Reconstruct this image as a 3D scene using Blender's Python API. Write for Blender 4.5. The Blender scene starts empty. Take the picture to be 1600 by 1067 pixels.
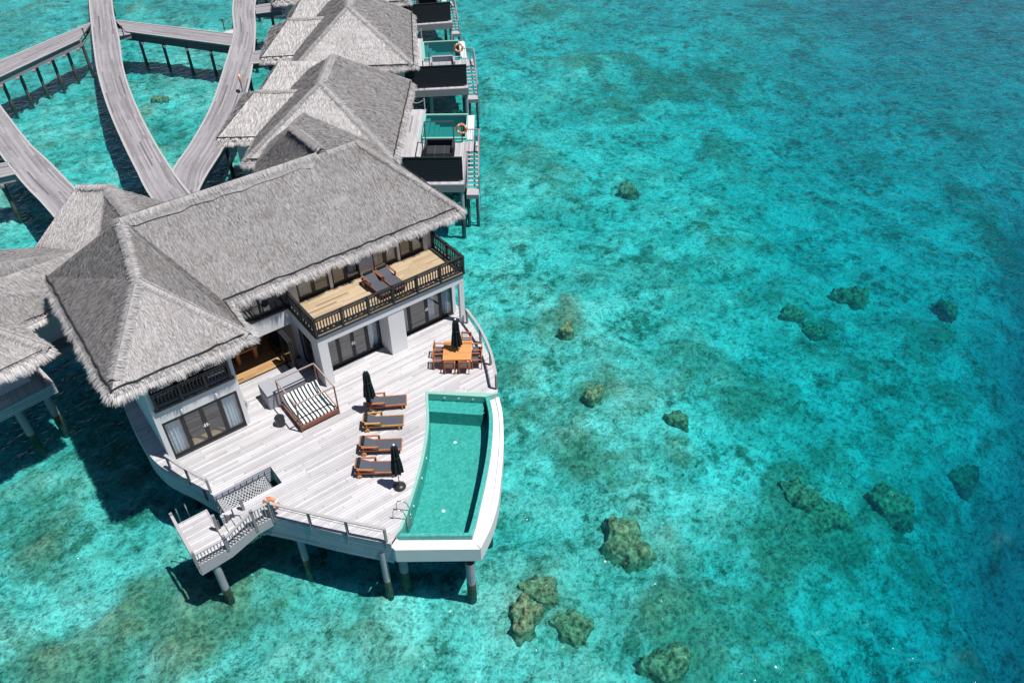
import bpy, math, random
import numpy as np
from mathutils import Vector, Matrix
from mathutils.geometry import tessellate_polygon
random.seed(7); RNG = np.random.default_rng(7)
S = bpy.context.scene
COL = S.collection
R = math.radians

# ------------------------------------------------------------------ camera, sky, sun, exposure
# world axes follow the villa: x along its facade, y into the house, terrace top at z = 0, sea level at z = SEA
SEA = -3.2
HEAD, PITCH, ROLL = R(37.498), R(40.441), R(-0.510)
CAM = Vector((0, 0, 28.0))
def axes():
    f = Vector((0, math.cos(PITCH), -math.sin(PITCH))); u = Vector((0, math.sin(PITCH), math.cos(PITCH))); x = Vector((1, 0, 0))
    x2 = math.cos(ROLL)*x + math.sin(ROLL)*u; u2 = -math.sin(ROLL)*x + math.cos(ROLL)*u
    rz = Matrix.Rotation(-HEAD, 3, 'Z')
    return rz @ x2, rz @ u2, rz @ f
XH, UH, FH = axes()
cd = bpy.data.cameras.new('camera'); cam = bpy.data.objects.new('camera', cd); COL.objects.link(cam)
cd.lens = 28.0; cd.sensor_width = 36.0; cd.clip_start = 0.5; cd.clip_end = 9000
cam.matrix_world = Matrix(((XH.x, UH.x, -FH.x, CAM.x), (XH.y, UH.y, -FH.y, CAM.y), (XH.z, UH.z, -FH.z, CAM.z), (0, 0, 0, 1)))
S.camera = cam
TOSUN = Vector((0.20, -0.305, 0.95)).normalized()
W = bpy.data.worlds.new('World'); S.world = W; W.use_nodes = True
nt = W.node_tree; bg = nt.nodes['Background']
sky = nt.nodes.new('ShaderNodeTexSky'); sky.sky_type = 'NISHITA'; sky.sun_disc = False
sky.sun_elevation = math.asin(TOSUN.z); sky.sun_rotation = math.atan2(TOSUN.x, TOSUN.y)
nt.links.new(sky.outputs[0], bg.inputs[0]); bg.inputs[1].default_value = 0.055
sky.air_density = 0.8; sky.dust_density = 0.3; sky.ozone_density = 6.0
sl = bpy.data.lights.new('sun', 'SUN'); sl.energy = 4.9; sl.angle = R(0.5); sl.color = (1.0, 0.965, 0.92)
so = bpy.data.objects.new('sun', sl); COL.objects.link(so); so.rotation_euler = TOSUN.to_track_quat('Z', 'Y').to_euler()
S.view_settings.view_transform = 'Standard'; S.view_settings.look = 'None'
S.view_settings.gamma = 1; S.view_settings.exposure = 0.3
S.cycles.max_bounces = 8; S.cycles.transparent_max_bounces = 16; S.cycles.sample_clamp_indirect = 6
S.cycles.caustics_reflective = False; S.cycles.caustics_refractive = False

def P(px, py, z=0.0):
    """point of the photograph (1600 x 1067) on the horizontal plane at height z"""
    d = XH*((px-800)/1244.4) - UH*((py-533.5)/1244.4) + FH
    s = (z - CAM.z)/d.z
    return CAM + d*s
# walkway / neighbour frame: u to the right of the camera heading, v away from it
E1 = Vector((math.cos(HEAD), -math.sin(HEAD), 0)); E2 = Vector((math.sin(HEAD), math.cos(HEAD), 0))

# ------------------------------------------------------------------ materials
class NT:
    def __init__(s, name):
        s.m = bpy.data.materials.new(name); s.m.use_nodes = True; s.t = s.m.node_tree
        s.b = s.t.nodes['Principled BSDF']; s.out = s.t.nodes['Material Output']
    def n(s, kind, **kw):
        nd = s.t.nodes.new('ShaderNode'+kind)
        for k, v in kw.items():
            if k.startswith('i_'): nd.inputs[k[2:]].default_value = v
            else: setattr(nd, k, v)
        return nd
    def l(s, a, b): s.t.links.new(a, b)
    def math(s, op, a, b=None, c=None):
        nd = s.n('Math', operation=op)
        for i, v in enumerate((a, b, c)):
            if v is None: continue
            if isinstance(v, (int, float)): nd.inputs[i].default_value = v
            else: s.l(v, nd.inputs[i])
        return nd.outputs[0]
    def mix(s, fac, a, b, mode='MIX'):
        nd = s.n('MixRGB', blend_type=mode)
        for i, v in enumerate((fac, a, b)):
            if isinstance(v, (int, float)): nd.inputs[i].default_value = v
            elif isinstance(v, tuple): nd.inputs[i].default_value = (*v, 1) if len(v) == 3 else v
            else: s.l(v, nd.inputs[i])
        return nd.outputs[0]
    def ramp(s, fac, stops, interp='LINEAR'):
        nd = s.n('ValToRGB'); cr = nd.color_ramp; cr.interpolation = interp
        while len(cr.elements) < len(stops): cr.elements.new(0.5)
        for e, (p, c) in zip(cr.elements, stops):
            e.position = p; e.color = (c, c, c, 1) if isinstance(c, (int, float)) else (*c, 1)
        s.l(fac, nd.inputs[0]); return nd.outputs[0]
    def coord(s, which='Object', scale=(1, 1, 1), rot=0.0, loc=(0, 0, 0)):
        tc = s.n('TexCoord'); mp = s.n('Mapping'); mp.inputs['Scale'].default_value = scale
        mp.inputs['Rotation'].default_value = (0, 0, rot); mp.inputs['Location'].default_value = loc
        s.l(tc.outputs[which], mp.inputs[0]); return mp.outputs[0]
    def noise(s, v, scale, detail=3, rough=0.55, dist=0.0):
        nd = s.n('TexNoise'); nd.inputs['Scale'].default_value = scale; nd.inputs['Detail'].default_value = detail
        nd.inputs['Roughness'].default_value = rough; nd.inputs['Distortion'].default_value = dist
        if v is not None: s.l(v, nd.inputs['Vector'])
        return nd.outputs['Fac']
    def bump(s, h, strength=0.3, dist=0.02):
        nd = s.n('Bump'); nd.inputs['Strength'].default_value = strength; nd.inputs['Distance'].default_value = dist
        s.l(h, nd.inputs['Height']); s.l(nd.outputs[0], s.b.inputs['Normal']); return nd.outputs[0]
    def base(s, c, rough=0.7, spec=0.3, metal=0.0):
        if isinstance(c, tuple): s.b.inputs['Base Color'].default_value = (*c, 1)
        else: s.l(c, s.b.inputs['Base Color'])
        s.b.inputs['Roughness'].default_value = rough; s.b.inputs['Specular IOR Level'].default_value = spec
        s.b.inputs['Metallic'].default_value = metal
        return s.m
MAT = {}
def simple(name, c, rough=0.7, spec=0.3, metal=0.0, var=0.12, scale=3.0, stretch=(1, 1, 1)):
    """one colour, gently mottled"""
    t = NT(name); v = t.coord('Object', stretch); f = t.noise(v, scale, 5, 0.6)
    lo = tuple(x*(1-var) for x in c); hi = tuple(min(1, x*(1+var)) for x in c)
    MAT[name] = t.base(t.mix(f, lo, hi), rough, spec, metal); return MAT[name]
def planks(name, c_lo, c_hi, width=0.14, uv=False, rot=0.0, gap=0.25, gapdark=0.35, dark_boards=0.06, rough=0.75, seg=3.0):
    """boards running along x (or along u of the UV map), each with its own tone, joints and dark seams"""
    t = NT(name)
    v = t.coord('UV' if uv else 'Object', rot=rot)
    sp = t.n('SeparateXYZ'); t.l(v, sp.inputs[0]); x, y = sp.outputs[0], sp.outputs[1]
    row = t.math('DIVIDE', y, width); ri = t.math('FLOOR', row); fr = t.math('SUBTRACT', row, ri)
    wn = t.n('TexWhiteNoise', noise_dimensions='1D'); t.l(ri, wn.inputs['W'])
    col = t.math('ADD', t.math('DIVIDE', x, seg), t.math('MULTIPLY', wn.outputs[0], 7.0)); ci = t.math('FLOOR', col)
    cmb = t.n('CombineXYZ'); t.l(ri, cmb.inputs[0]); t.l(ci, cmb.inputs[1])
    w2 = t.n('TexWhiteNoise', noise_dimensions='3D'); t.l(cmb.outputs[0], w2.inputs['Vector']); tone = w2.outputs[0]
    g = t.n('CombineXYZ'); t.l(t.math('MULTIPLY', x, 0.9), g.inputs[0]); t.l(t.math('MULTIPLY', y, 9.0), g.inputs[1]); t.l(t.math('MULTIPLY', ci, 3.7), g.inputs[2])
    grain = t.noise(g.outputs[0], 3.0, 5, 0.65)
    big = t.noise(v, 0.35, 5, 0.7)
    f = t.math('ADD', t.math('MULTIPLY', tone, 0.38), t.math('ADD', t.math('MULTIPLY', grain, 0.4), t.math('MULTIPLY', big, 0.5)))
    c = t.mix(t.ramp(f, ((0.32, 0.0), (0.88, 1.0))), c_lo, c_hi)
    c = t.mix(t.ramp(tone, ((dark_boards, 0.55), (dark_boards+0.02, 0.0)), 'LINEAR'), c, tuple(k*0.45 for k in c_lo))
    seam = t.math('LESS_THAN', fr, gap*0.14/width*0.3)
    fc = t.math('SUBTRACT', col, ci); joint = t.math('LESS_THAN', fc, 0.006)
    dk = t.math('MAXIMUM', seam, joint)
    c = t.mix(t.math('MULTIPLY', dk, gapdark), c, tuple(k*0.12 for k in c_lo))
    t.bump(t.math('SUBTRACT', 1.0, dk), 0.3, 0.01)
    MAT[name] = t.base(c, rough, 0.25); return MAT[name]

def thatch(name, c_lo, c_hi):
    t = NT(name)
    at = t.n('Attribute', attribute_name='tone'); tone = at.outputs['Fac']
    uv = t.coord('UV', (1, 0.16, 1)); fine = t.noise(uv, 22.0, 4, 0.75)
    mid = t.noise(t.coord('UV', (1, 0.6, 1)), 3.4, 5, 0.7); big = t.noise(t.coord('Object'), 0.5, 4, 0.6)
    f = t.math('ADD', t.math('MULTIPLY', fine, 0.95), t.math('ADD', t.math('MULTIPLY', mid, 0.30), t.math('MULTIPLY', big, 0.22)))
    c = t.mix(t.ramp(f, ((0.42, 0.0), (0.98, 1.0))), c_lo, c_hi)
    uvr = t.coord('UV'); sp = t.n('SeparateXYZ'); t.l(uvr, sp.inputs[0])
    saw = t.math('FRACT', t.math('ADD', t.math('DIVIDE', sp.outputs[1], 0.52), t.math('MULTIPLY', t.noise(uvr, 0.8, 3), 1.1)))
    c = t.mix(t.math('MULTIPLY', t.ramp(saw, ((0.0, 1.0), (0.22, 0.0))), 0.30), c, tuple(k*0.62 for k in c_lo))
    pat = t.noise(t.coord('Object', (1, 1, 1)), 0.75, 5, 0.65)
    c = t.mix(t.math('MULTIPLY', t.ramp(pat, ((0.50, 0.0), (0.72, 1.0))), 0.45), c, (c_hi[0]*0.50, c_hi[1]*0.46, c_hi[2]*0.42))
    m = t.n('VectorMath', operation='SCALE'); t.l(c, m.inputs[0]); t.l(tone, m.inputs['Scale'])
    t.bump(t.math('ADD', fine, t.math('MULTIPLY', saw, 0.35)), 0.9, 0.08)
    MAT[name] = t.base(m.outputs[0], 0.95, 0.1); return MAT[name]

thatch('thatch', (0.165, 0.157, 0.158), (0.60, 0.578, 0.575))
simple('plunge_tile', (0.02, 0.20, 0.20), 0.35, 0.4, var=0.3, scale=6)
simple('white_plaster', (0.66, 0.665, 0.67), 0.8, 0.2, var=0.09, scale=1.6, stretch=(1, 1, .35))
simple('grey_plaster', (0.36, 0.40, 0.44), 0.8, 0.2, var=0.08, scale=1.0)
simple('dark_frame', (0.022, 0.024, 0.026), 0.5, 0.4)
simple('black_weave', (0.028, 0.034, 0.040), 0.75, 0.2, var=0.35, scale=9, stretch=(1, 1, 5))
simple('cable', (0.03, 0.03, 0.032), 0.8, 0.2)
simple('curtain', (0.72, 0.75, 0.80), 0.9, 0.1, var=0.04)
simple('teak', (0.42, 0.15, 0.06), 0.55, 0.35, var=0.35, scale=5, stretch=(1, 1, 3))
simple('teak_pale', (0.50, 0.26, 0.09), 0.55, 0.35, var=0.3, scale=5)
simple('redwood', (0.20, 0.085, 0.05), 0.6, 0.3, var=0.3, scale=5)
simple('taupe_metal', (0.34, 0.26, 0.23), 0.5, 0.4, var=0.1)
simple('sling', (0.075, 0.082, 0.10), 0.8, 0.2, var=0.25, scale=20)
simple('canopy_cloth', (0.012, 0.022, 0.024), 0.85, 0.15, var=0.4, scale=6)
simple('pole_metal', (0.16, 0.15, 0.14), 0.4, 0.5, metal=0.3)
simple('base_iron', (0.02, 0.022, 0.024), 0.4, 0.5)
simple('box_cover', (0.30, 0.31, 0.34), 0.85, 0.2, var=0.1, scale=2)
simple('steel', (0.55, 0.56, 0.58), 0.25, 0.5, metal=0.9)
simple('rope_dark', (0.05, 0.055, 0.06), 0.9, 0.1)
simple('rope_pale', (0.42, 0.43, 0.45), 0.9, 0.1)
simple('ring_orange', (0.80, 0.20, 0.045), 0.6, 0.4, var=0.06)
simple('ring_white', (0.78, 0.78, 0.76), 0.6, 0.4)
simple('pool_white', (0.64, 0.645, 0.645), 0.55, 0.4, var=0.1, scale=2)
simple('weathered', (0.24, 0.236, 0.25), 0.85, 0.2, var=0.25, scale=3, stretch=(0.6, 0.6, 6))
simple('weathered_dark', (0.10, 0.10, 0.11), 0.85, 0.2, var=0.3, scale=3)
simple('timber_pale', (0.37, 0.36, 0.37), 0.85, 0.2, var=0.15, scale=3)
simple('room_dark', (0.05, 0.05, 0.05), 0.8, 0.2)
simple('room_wall', (0.35, 0.34, 0.32), 0.8, 0.2)
simple('bed_linen', (0.55, 0.56, 0.62), 0.9, 0.1)
simple('sofa', (0.03, 0.03, 0.033), 0.9, 0.1)
simple('lamp_shade', (0.75, 0.74, 0.70), 0.8, 0.2)
simple('brass', (0.8, 0.8, 0.78), 0.3, 0.5, metal=0.6)
planks('deck_boards', (0.33, 0.32, 0.33), (0.585, 0.575, 0.59), 0.145, gap=0.36, gapdark=0.5, dark_boards=-1, seg=4.4)
planks('fascia_boards', (0.30, 0.33, 0.39), (0.50, 0.53, 0.60), 0.17, uv=True, gap=0.6, gapdark=0.8, dark_boards=0.02)
planks('walk_boards', (0.15, 0.14, 0.145), (0.34, 0.325, 0.345), 0.13, uv=True, gap=0.35, gapdark=0.35, dark_boards=0.012, seg=4.5)
planks('cabin_boards', (0.28, 0.27, 0.285), (0.48, 0.47, 0.49), 0.14, rot=R(90), gap=0.4, gapdark=0.4, dark_boards=0.04)
planks('balcony_boards', (0.31, 0.225, 0.135), (0.50, 0.39, 0.265), 0.11, gap=0.3, gapdark=0.3, dark_boards=0.03, seg=1.8, rough=0.6)
planks('room_boards', (0.26, 0.15, 0.07), (0.46, 0.29, 0.14), 0.13, gap=0.3, gapdark=0.4, dark_boards=0.03, seg=1.8, rough=0.5)
planks('table_boards', (0.48, 0.20, 0.07), (0.72, 0.33, 0.12), 0.12, gap=0.4, gapdark=0.5, dark_boards=0.02, seg=2.0, rough=0.5)

def m_tile():
    t = NT('pool_tile'); v = t.coord('Object')
    vo = t.n('TexVoronoi', feature='F1'); vo.inputs['Scale'].default_value = 10.0; t.l(v, vo.inputs['Vector'])
    sp = t.n('SeparateXYZ'); t.l(vo.outputs['Color'], sp.inputs[0])
    big = t.noise(v, 0.8, 4)
    f = t.math('ADD', t.math('MULTIPLY', sp.outputs[0], 0.7), t.math('MULTIPLY', big, 0.3))
    MAT['pool_tile'] = t.base(t.mix(f, (0.035, 0.25, 0.225), (0.075, 0.42, 0.385)), 0.35, 0.4)
    t = NT('coping_tile'); v = t.coord('Object'); f = t.noise(v, 14, 3)
    MAT['coping_tile'] = t.base(t.mix(f, (0.15, 0.38, 0.32), (0.30, 0.54, 0.47)), 0.45, 0.4)
    t = NT('stripes'); v = t.coord('Object'); sp = t.n('SeparateXYZ'); t.l(v, sp.inputs[0])
    fr = t.math('FRACT', t.math('DIVIDE', sp.outputs[0], 0.19))
    MAT['stripes'] = t.base(t.mix(t.math('GREATER_THAN', fr, 0.5), (0.80, 0.80, 0.80), (0.035, 0.05, 0.055)), 0.9, 0.1)
m_tile()
def schlick(t, normal=None, f0=0.02, gain=1.0):
    lw = t.n('LayerWeight'); lw.inputs['Blend'].default_value = 0.5
    if normal is not None: t.l(normal, lw.inputs['Normal'])
    p = t.math('POWER', lw.outputs['Facing'], 5.0)
    return t.math('MINIMUM', 1.0, t.math('MULTIPLY', t.math('ADD', t.math('MULTIPLY', p, 1-f0), f0), gain))
def m_glass():
    t = NT('glass'); t.t.nodes.remove(t.b)
    tr = t.n('BsdfTransparent'); tr.inputs[0].default_value = (0.90, 0.95, 0.97, 1)
    gl = t.n('BsdfGlossy'); gl.inputs['Roughness'].default_value = 0.02
    mx = t.n('MixShader'); f = schlick(t, None, 0.10, 1.0)
    t.l(f, mx.inputs[0]); t.l(tr.outputs[0], mx.inputs[1]); t.l(gl.outputs[0], mx.inputs[2]); t.l(mx.outputs[0], t.out.inputs[0])
    MAT['glass'] = t.m
m_glass()
def water_mat(name, tint, waves, absorb=None, scatter=None, bump=1.0, lens=None, lens_min=0.5, rough=0.035):
    """clear water: see-through surface with waves that mirror the sky and a caustic light net painted into its tint, absorbing body"""
    t = NT(name); t.t.nodes.remove(t.b)
    hsum = None
    for sc, am, rot, st in waves:
        h = t.math('MULTIPLY', t.noise(t.coord('Object', (1, st, 1), rot), sc, 3, 0.55, 0.4), am)
        hsum = h if hsum is None else t.math('ADD', hsum, h)
    b = t.n('Bump'); b.inputs['Strength'].default_value = bump; b.inputs['Distance'].default_value = 1.0; t.l(hsum, b.inputs['Height'])
    tr = t.n('BsdfTransparent'); tr.inputs[0].default_value = (*tint, 1)
    if lens:  # bright and dim net in the surface tint imitates focused sunlight
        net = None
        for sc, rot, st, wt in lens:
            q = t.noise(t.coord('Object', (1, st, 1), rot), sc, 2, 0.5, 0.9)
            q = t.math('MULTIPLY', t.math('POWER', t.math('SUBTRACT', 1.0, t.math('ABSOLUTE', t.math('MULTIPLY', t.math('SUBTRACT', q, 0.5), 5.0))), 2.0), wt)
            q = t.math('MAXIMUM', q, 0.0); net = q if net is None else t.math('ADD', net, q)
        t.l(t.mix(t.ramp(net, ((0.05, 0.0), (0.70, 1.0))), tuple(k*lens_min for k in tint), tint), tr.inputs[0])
    gl = t.n('BsdfGlossy'); gl.inputs['Roughness'].default_value = rough; t.l(b.outputs[0], gl.inputs['Normal'])
    mx = t.n('MixShader'); t.l(schlick(t, b.outputs[0]), mx.inputs[0]); t.l(tr.outputs[0], mx.inputs[1]); t.l(gl.outputs[0], mx.inputs[2])
    t.l(mx.outputs[0], t.out.inputs[0])
    if absorb:
        d = max(absorb); va = t.n('VolumeAbsorption'); va.inputs['Density'].default_value = d
        va.inputs['Color'].default_value = (*[1-a/d for a in absorb], 1)
        if scatter:
            vs = t.n('VolumeScatter'); vs.inputs['Density'].default_value = max(scatter); vs.inputs['Color'].default_value = (*[k/max(scatter) for k in scatter], 1); vs.inputs['Anisotropy'].default_value = 0.2
            ad = t.n('AddShader'); t.l(va.outputs[0], ad.inputs[0]); t.l(vs.outputs[0], ad.inputs[1]); t.l(ad.outputs[0], t.out.inputs['Volume'])
        else: t.l(va.outputs[0], t.out.inputs['Volume'])
    MAT[name] = t.m
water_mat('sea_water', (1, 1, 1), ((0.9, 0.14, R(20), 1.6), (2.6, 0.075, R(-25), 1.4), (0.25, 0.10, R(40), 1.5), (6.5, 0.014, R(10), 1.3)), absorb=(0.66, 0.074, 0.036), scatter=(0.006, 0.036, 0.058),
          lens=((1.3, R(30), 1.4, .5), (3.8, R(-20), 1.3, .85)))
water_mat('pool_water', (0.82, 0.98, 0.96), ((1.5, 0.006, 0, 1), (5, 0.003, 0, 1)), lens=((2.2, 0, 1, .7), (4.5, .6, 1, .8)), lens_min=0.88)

# ------------------------------------------------------------------ mesh helpers
class MB:
    """collects shapes; build() links them as ONE mesh object"""
    def __init__(s): s.v = []; s.f = []; s.uv = {}; s.tone = []; s.mi = []; s.cur = 0
    def add(s, vs, fs, uvs=None, tone=1.0):
        o = len(s.v); s.v += [tuple(p) for p in vs]; s.tone += [tone]*len(vs)
        for k, f in enumerate(fs):
            if uvs is not None: s.uv[len(s.f)] = uvs[k]
            s.f.append(tuple(i+o for i in f)); s.mi.append(s.cur)
    def obox(s, c, ax, ay, az):
        c, ax, ay, az = Vector(c), Vector(ax), Vector(ay), Vector(az)
        vs = [c+sx*ax+sy*ay+sz*az for sz in (-1, 1) for sy in (-1, 1) for sx in (-1, 1)]
        s.add(vs, [(0, 2, 3, 1), (4, 5, 7, 6), (0, 1, 5, 4), (2, 6, 7, 3), (0, 4, 6, 2), (1, 3, 7, 5)])
    def box(s, x0, x1, y0, y1, z0, z1):
        s.obox(((x0+x1)/2, (y0+y1)/2, (z0+z1)/2), ((x1-x0)/2, 0, 0), (0, (y1-y0)/2, 0), (0, 0, (z1-z0)/2))
    def bar(s, a, b, w, h, up=(0, 0, 1)):
        a, b = Vector(a), Vector(b); d = (b-a); L = d.length; d = d/L; up = Vector(up)
        if abs(d.dot(up)) > 0.98: up = Vector((1, 0, 0))
        x = d.cross(up).normalized(); y = x.cross(d)
        s.obox((a+b)/2, d*(L/2), x*(w/2), y*(h/2))
    def tube(s, pts, r, n=8, r2=None, caps=True):
        pts = [Vector(p) for p in pts]; m = len(pts); vs = []; fs = []
        up = Vector((0, 0, 1))
        for i, p in enumerate(pts):
            d = (pts[min(i+1, m-1)]-pts[max(i-1, 0)]).normalized()
            u0 = up if abs(d.dot(up)) < 0.95 else Vector((1, 0, 0))
            x = d.cross(u0).normalized(); y = x.cross(d)
            rr = r if r2 is None else r+(r2-r)*i/(m-1)
            vs += [p+(x*math.cos(2*math.pi*k/n)+y*math.sin(2*math.pi*k/n))*rr for k in range(n)]
        for i in range(m-1):
            for k in range(n):
                a, b = i*n+k, i*n+(k+1) % n; fs.append((a, a+n, b+n, b))
        if caps: fs.append(tuple(range(n))); fs.append(tuple(range((m-1)*n, m*n))[::-1])
        s.add(vs, fs)
    def lathe(s, prof, c=(0, 0, 0), n=20, lobes=0, depth=0.0):
        c = Vector(c); vs = []; fs = []
        for r, z in prof:
            for k in range(n):
                a = 2*math.pi*k/n; rr = r*(1+depth*math.cos(lobes*a)) if lobes else r
                vs.append(c+Vector((rr*math.cos(a), rr*math.sin(a), z)))
        for i in range(len(prof)-1):
            for k in range(n):
                a, b = i*n+k, i*n+(k+1) % n; fs.append((a, b, b+n, a+n))
        fs.append(tuple(range(n))[::-1]); fs.append(tuple(range((len(prof)-1)*n, len(prof)*n)))
        s.add(vs, fs)
    def torus(s, c, ax, ay, r, rt, n=20, m=8):
        c, ax, ay = Vector(c), Vector(ax), Vector(ay); az = ax.cross(ay); vs = []; fs = []
        for i in range(n):
            a = 2*math.pi*i/n; d = ax*math.cos(a)+ay*math.sin(a)
            for k in range(m):
                b = 2*math.pi*k/m; vs.append(c+d*(r+rt*math.cos(b))+az*rt*math.sin(b))
        for i in range(n):
            for k in range(m):
                fs.append((i*m+k, ((i+1) % n)*m+k, ((i+1) % n)*m+(k+1) % m, i*m+(k+1) % m))
        s.add(vs, fs)
    def prism(s, outline, z0, z1, top=True, bottom=True, sides=True):
        o = [Vector((p[0], p[1], 0)) for p in outline]; n = len(o)
        area = sum(o[i].x*o[(i+1) % n].y-o[(i+1) % n].x*o[i].y for i in range(n))
        if area < 0: o = o[::-1]
        tri = tessellate_polygon([o]); tri = [t if (o[t[1]]-o[t[0]]).cross(o[t[2]]-o[t[0]]).z > 0 else t[::-1] for t in tri]
        vs = [(p.x, p.y, z0) for p in o]+[(p.x, p.y, z1) for p in o]; fs = []
        if top: fs += [tuple(i+n for i in t) for t in tri]
        if bottom: fs += [tuple(t[::-1]) for t in tri]
        if sides: fs += [(i, (i+1) % n, (i+1) % n+n, i+n) for i in range(n)]
        s.add(vs, fs)
    def wall_strip(s, pts, z0, z1, th=0.0, flip=False):
        """upright sheet along a polyline, uv = (length, height); th gives it thickness"""
        L = 0; prev = None; base = len(s.v)
        P_ = [Vector((p[0], p[1], 0)) for p in pts]; n = len(P_)
        nor = []
        for i in range(n):
            d = (P_[min(i+1, n-1)]-P_[max(i-1, 0)]).normalized(); q = Vector((d.y, -d.x, 0)); nor.append(-q if flip else q)
        Ls = [0]
        for i in range(1, n): Ls.append(Ls[-1]+(P_[i]-P_[i-1]).length)
        vs = []; fs = []; uvs = []
        for i in range(n):
            a = P_[i]; b = P_[i]-nor[i]*th
            vs += [(a.x, a.y, z0), (a.x, a.y, z1), (b.x, b.y, z0), (b.x, b.y, z1)]
        for i in range(n-1):
            k = i*4; j = k+4
            for q in ((k, j, j+1, k+1), (j+2, k+2, k+3, j+3), (k+1, j+1, j+3, k+3), (k+2, j+2, j, k)):
                fs.append(q if not flip else q[::-1])
                uvs.append([(Ls[i+(1 if t >= j else 0)], (z1 if t % 4 in (1, 3) else z0)) for t in fs[-1]])
        for k in (0, (n-1)*4):
            q = (k, k+1, k+3, k+2); fs.append(q); uvs.append([(0, vs[t][2]) for t in q])
        s.add(vs, fs, uvs)
    def ribbon(s, left, right, z, th):
        """board walk surface between two polylines; uv = (length, across)"""
        n = len(left); vs = []; fs = []; uvs = []; L = [0]
        for i in range(1, n): L.append(L[-1]+((left[i]-left[i-1]).length+(right[i]-right[i-1]).length)/2)
        for i in range(n):
            l, r = left[i], right[i]; vs += [(l.x, l.y, z), (r.x, r.y, z), (l.x, l.y, z-th), (r.x, r.y, z-th)]
        for i in range(n-1):
            k = 4*i; j = k+4; w = (left[i]-right[i]).length; w2 = (left[i+1]-right[i+1]).length
            fs.append((k, k+1, j+1, j)); uvs.append([(L[i], 0), (L[i], w), (L[i+1], w2), (L[i+1], 0)])
            fs.append((k+2, j+2, j+3, k+3)); uvs.append([(0, 0)]*4)
            fs.append((k, j, j+2, k+2)); uvs.append([(L[i], 0), (L[i+1], 0), (L[i+1], th), (L[i], th)])
            fs.append((k+1, k+3, j+3, j+1)); uvs.append([(L[i], 0), (L[i], th), (L[i+1], th), (L[i+1], 0)])
        fs.append((0, 2, 3, 1)); uvs.append([(0, 0)]*4); e = 4*(n-1); fs.append((e, e+1, e+3, e+2)); uvs.append([(0, 0)]*4)
        s.add(vs, fs, uvs)
    def build(s, name, mats, parent=None, smooth=False):
        me = bpy.data.meshes.new(name); me.from_pydata(s.v, [], s.f); me.update()
        if any(s.mi) and isinstance(mats, str): mats = [mats, 'pile_wet']
        for m in (mats if isinstance(mats, (list, tuple)) else [mats]): me.materials.append(MAT[m])
        if any(s.mi): me.polygons.foreach_set('material_index', s.mi)
        if s.uv:
            ul = me.uv_layers.new(name='UVMap'); arr = np.zeros((len(me.loops), 2), np.float32)
            for pi, uv in s.uv.items():
                st = me.polygons[pi].loop_start
                for k, c in enumerate(uv): arr[st+k] = c
            ul.data.foreach_set('uv', arr.ravel())
        if any(t != 1.0 for t in s.tone):
            a = me.attributes.new('tone', 'FLOAT', 'POINT'); a.data.foreach_set('value', np.array(s.tone, np.float32))
        if smooth: me.polygons.foreach_set('use_smooth', [True]*len(me.polygons))
        o = bpy.data.objects.new(name, me); COL.objects.link(o)
        if parent: o.parent = parent
        return o
def tag(o, label=None, cat=None, group=None, kind=None):
    for k, v in (('label', label), ('category', cat), ('group', group), ('kind', kind)):
        if v: o[k] = v
    return o
def thing(name, label, cat, loc=(0, 0, 0), rz=0.0, group=None):
    o = bpy.data.objects.new(name, None); COL.objects.link(o); o.empty_display_size = 0.2
    o.location = loc; o.rotation_euler = (0, 0, rz); return tag(o, label, cat, group)
KIDS = {}
def copy_tree(o, parent=None):
    c = o.copy(); COL.objects.link(c)
    if parent: c.parent = parent
    for ch in list(o.children):
        if ch.name in COL.objects: copy_tree(ch, c)
    return c
def resample(pts, n):
    """smooth Catmull-Rom through the points, n even steps"""
    p = [Vector((q[0], q[1], 0)) for q in pts]; out = []
    for i in range(len(p)-1):
        p0 = p[i-1] if i else p[0]*2-p[1]; p1, p2 = p[i], p[i+1]; p3 = p[i+2] if i+2 < len(p) else p[-1]*2-p[-2]
        for k in range(12):
            t = k/12; out.append(0.5*((2*p1)+(p2-p0)*t+(2*p0-5*p1+4*p2-p3)*t*t+(3*p1-p0-3*p2+p3)*t**3))
    out.append(p[-1]); L = [0]
    for i in range(1, len(out)): L.append(L[-1]+(out[i]-out[i-1]).length)
    res = []; j = 0
    for k in range(n):
        d = L[-1]*k/(n-1)
        while j < len(L)-2 and L[j+1] < d: j += 1
        t = 0 if L[j+1] == L[j] else (d-L[j])/(L[j+1]-L[j]); res.append(out[j].lerp(out[j+1], min(1, max(0, t))))
    return res

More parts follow.
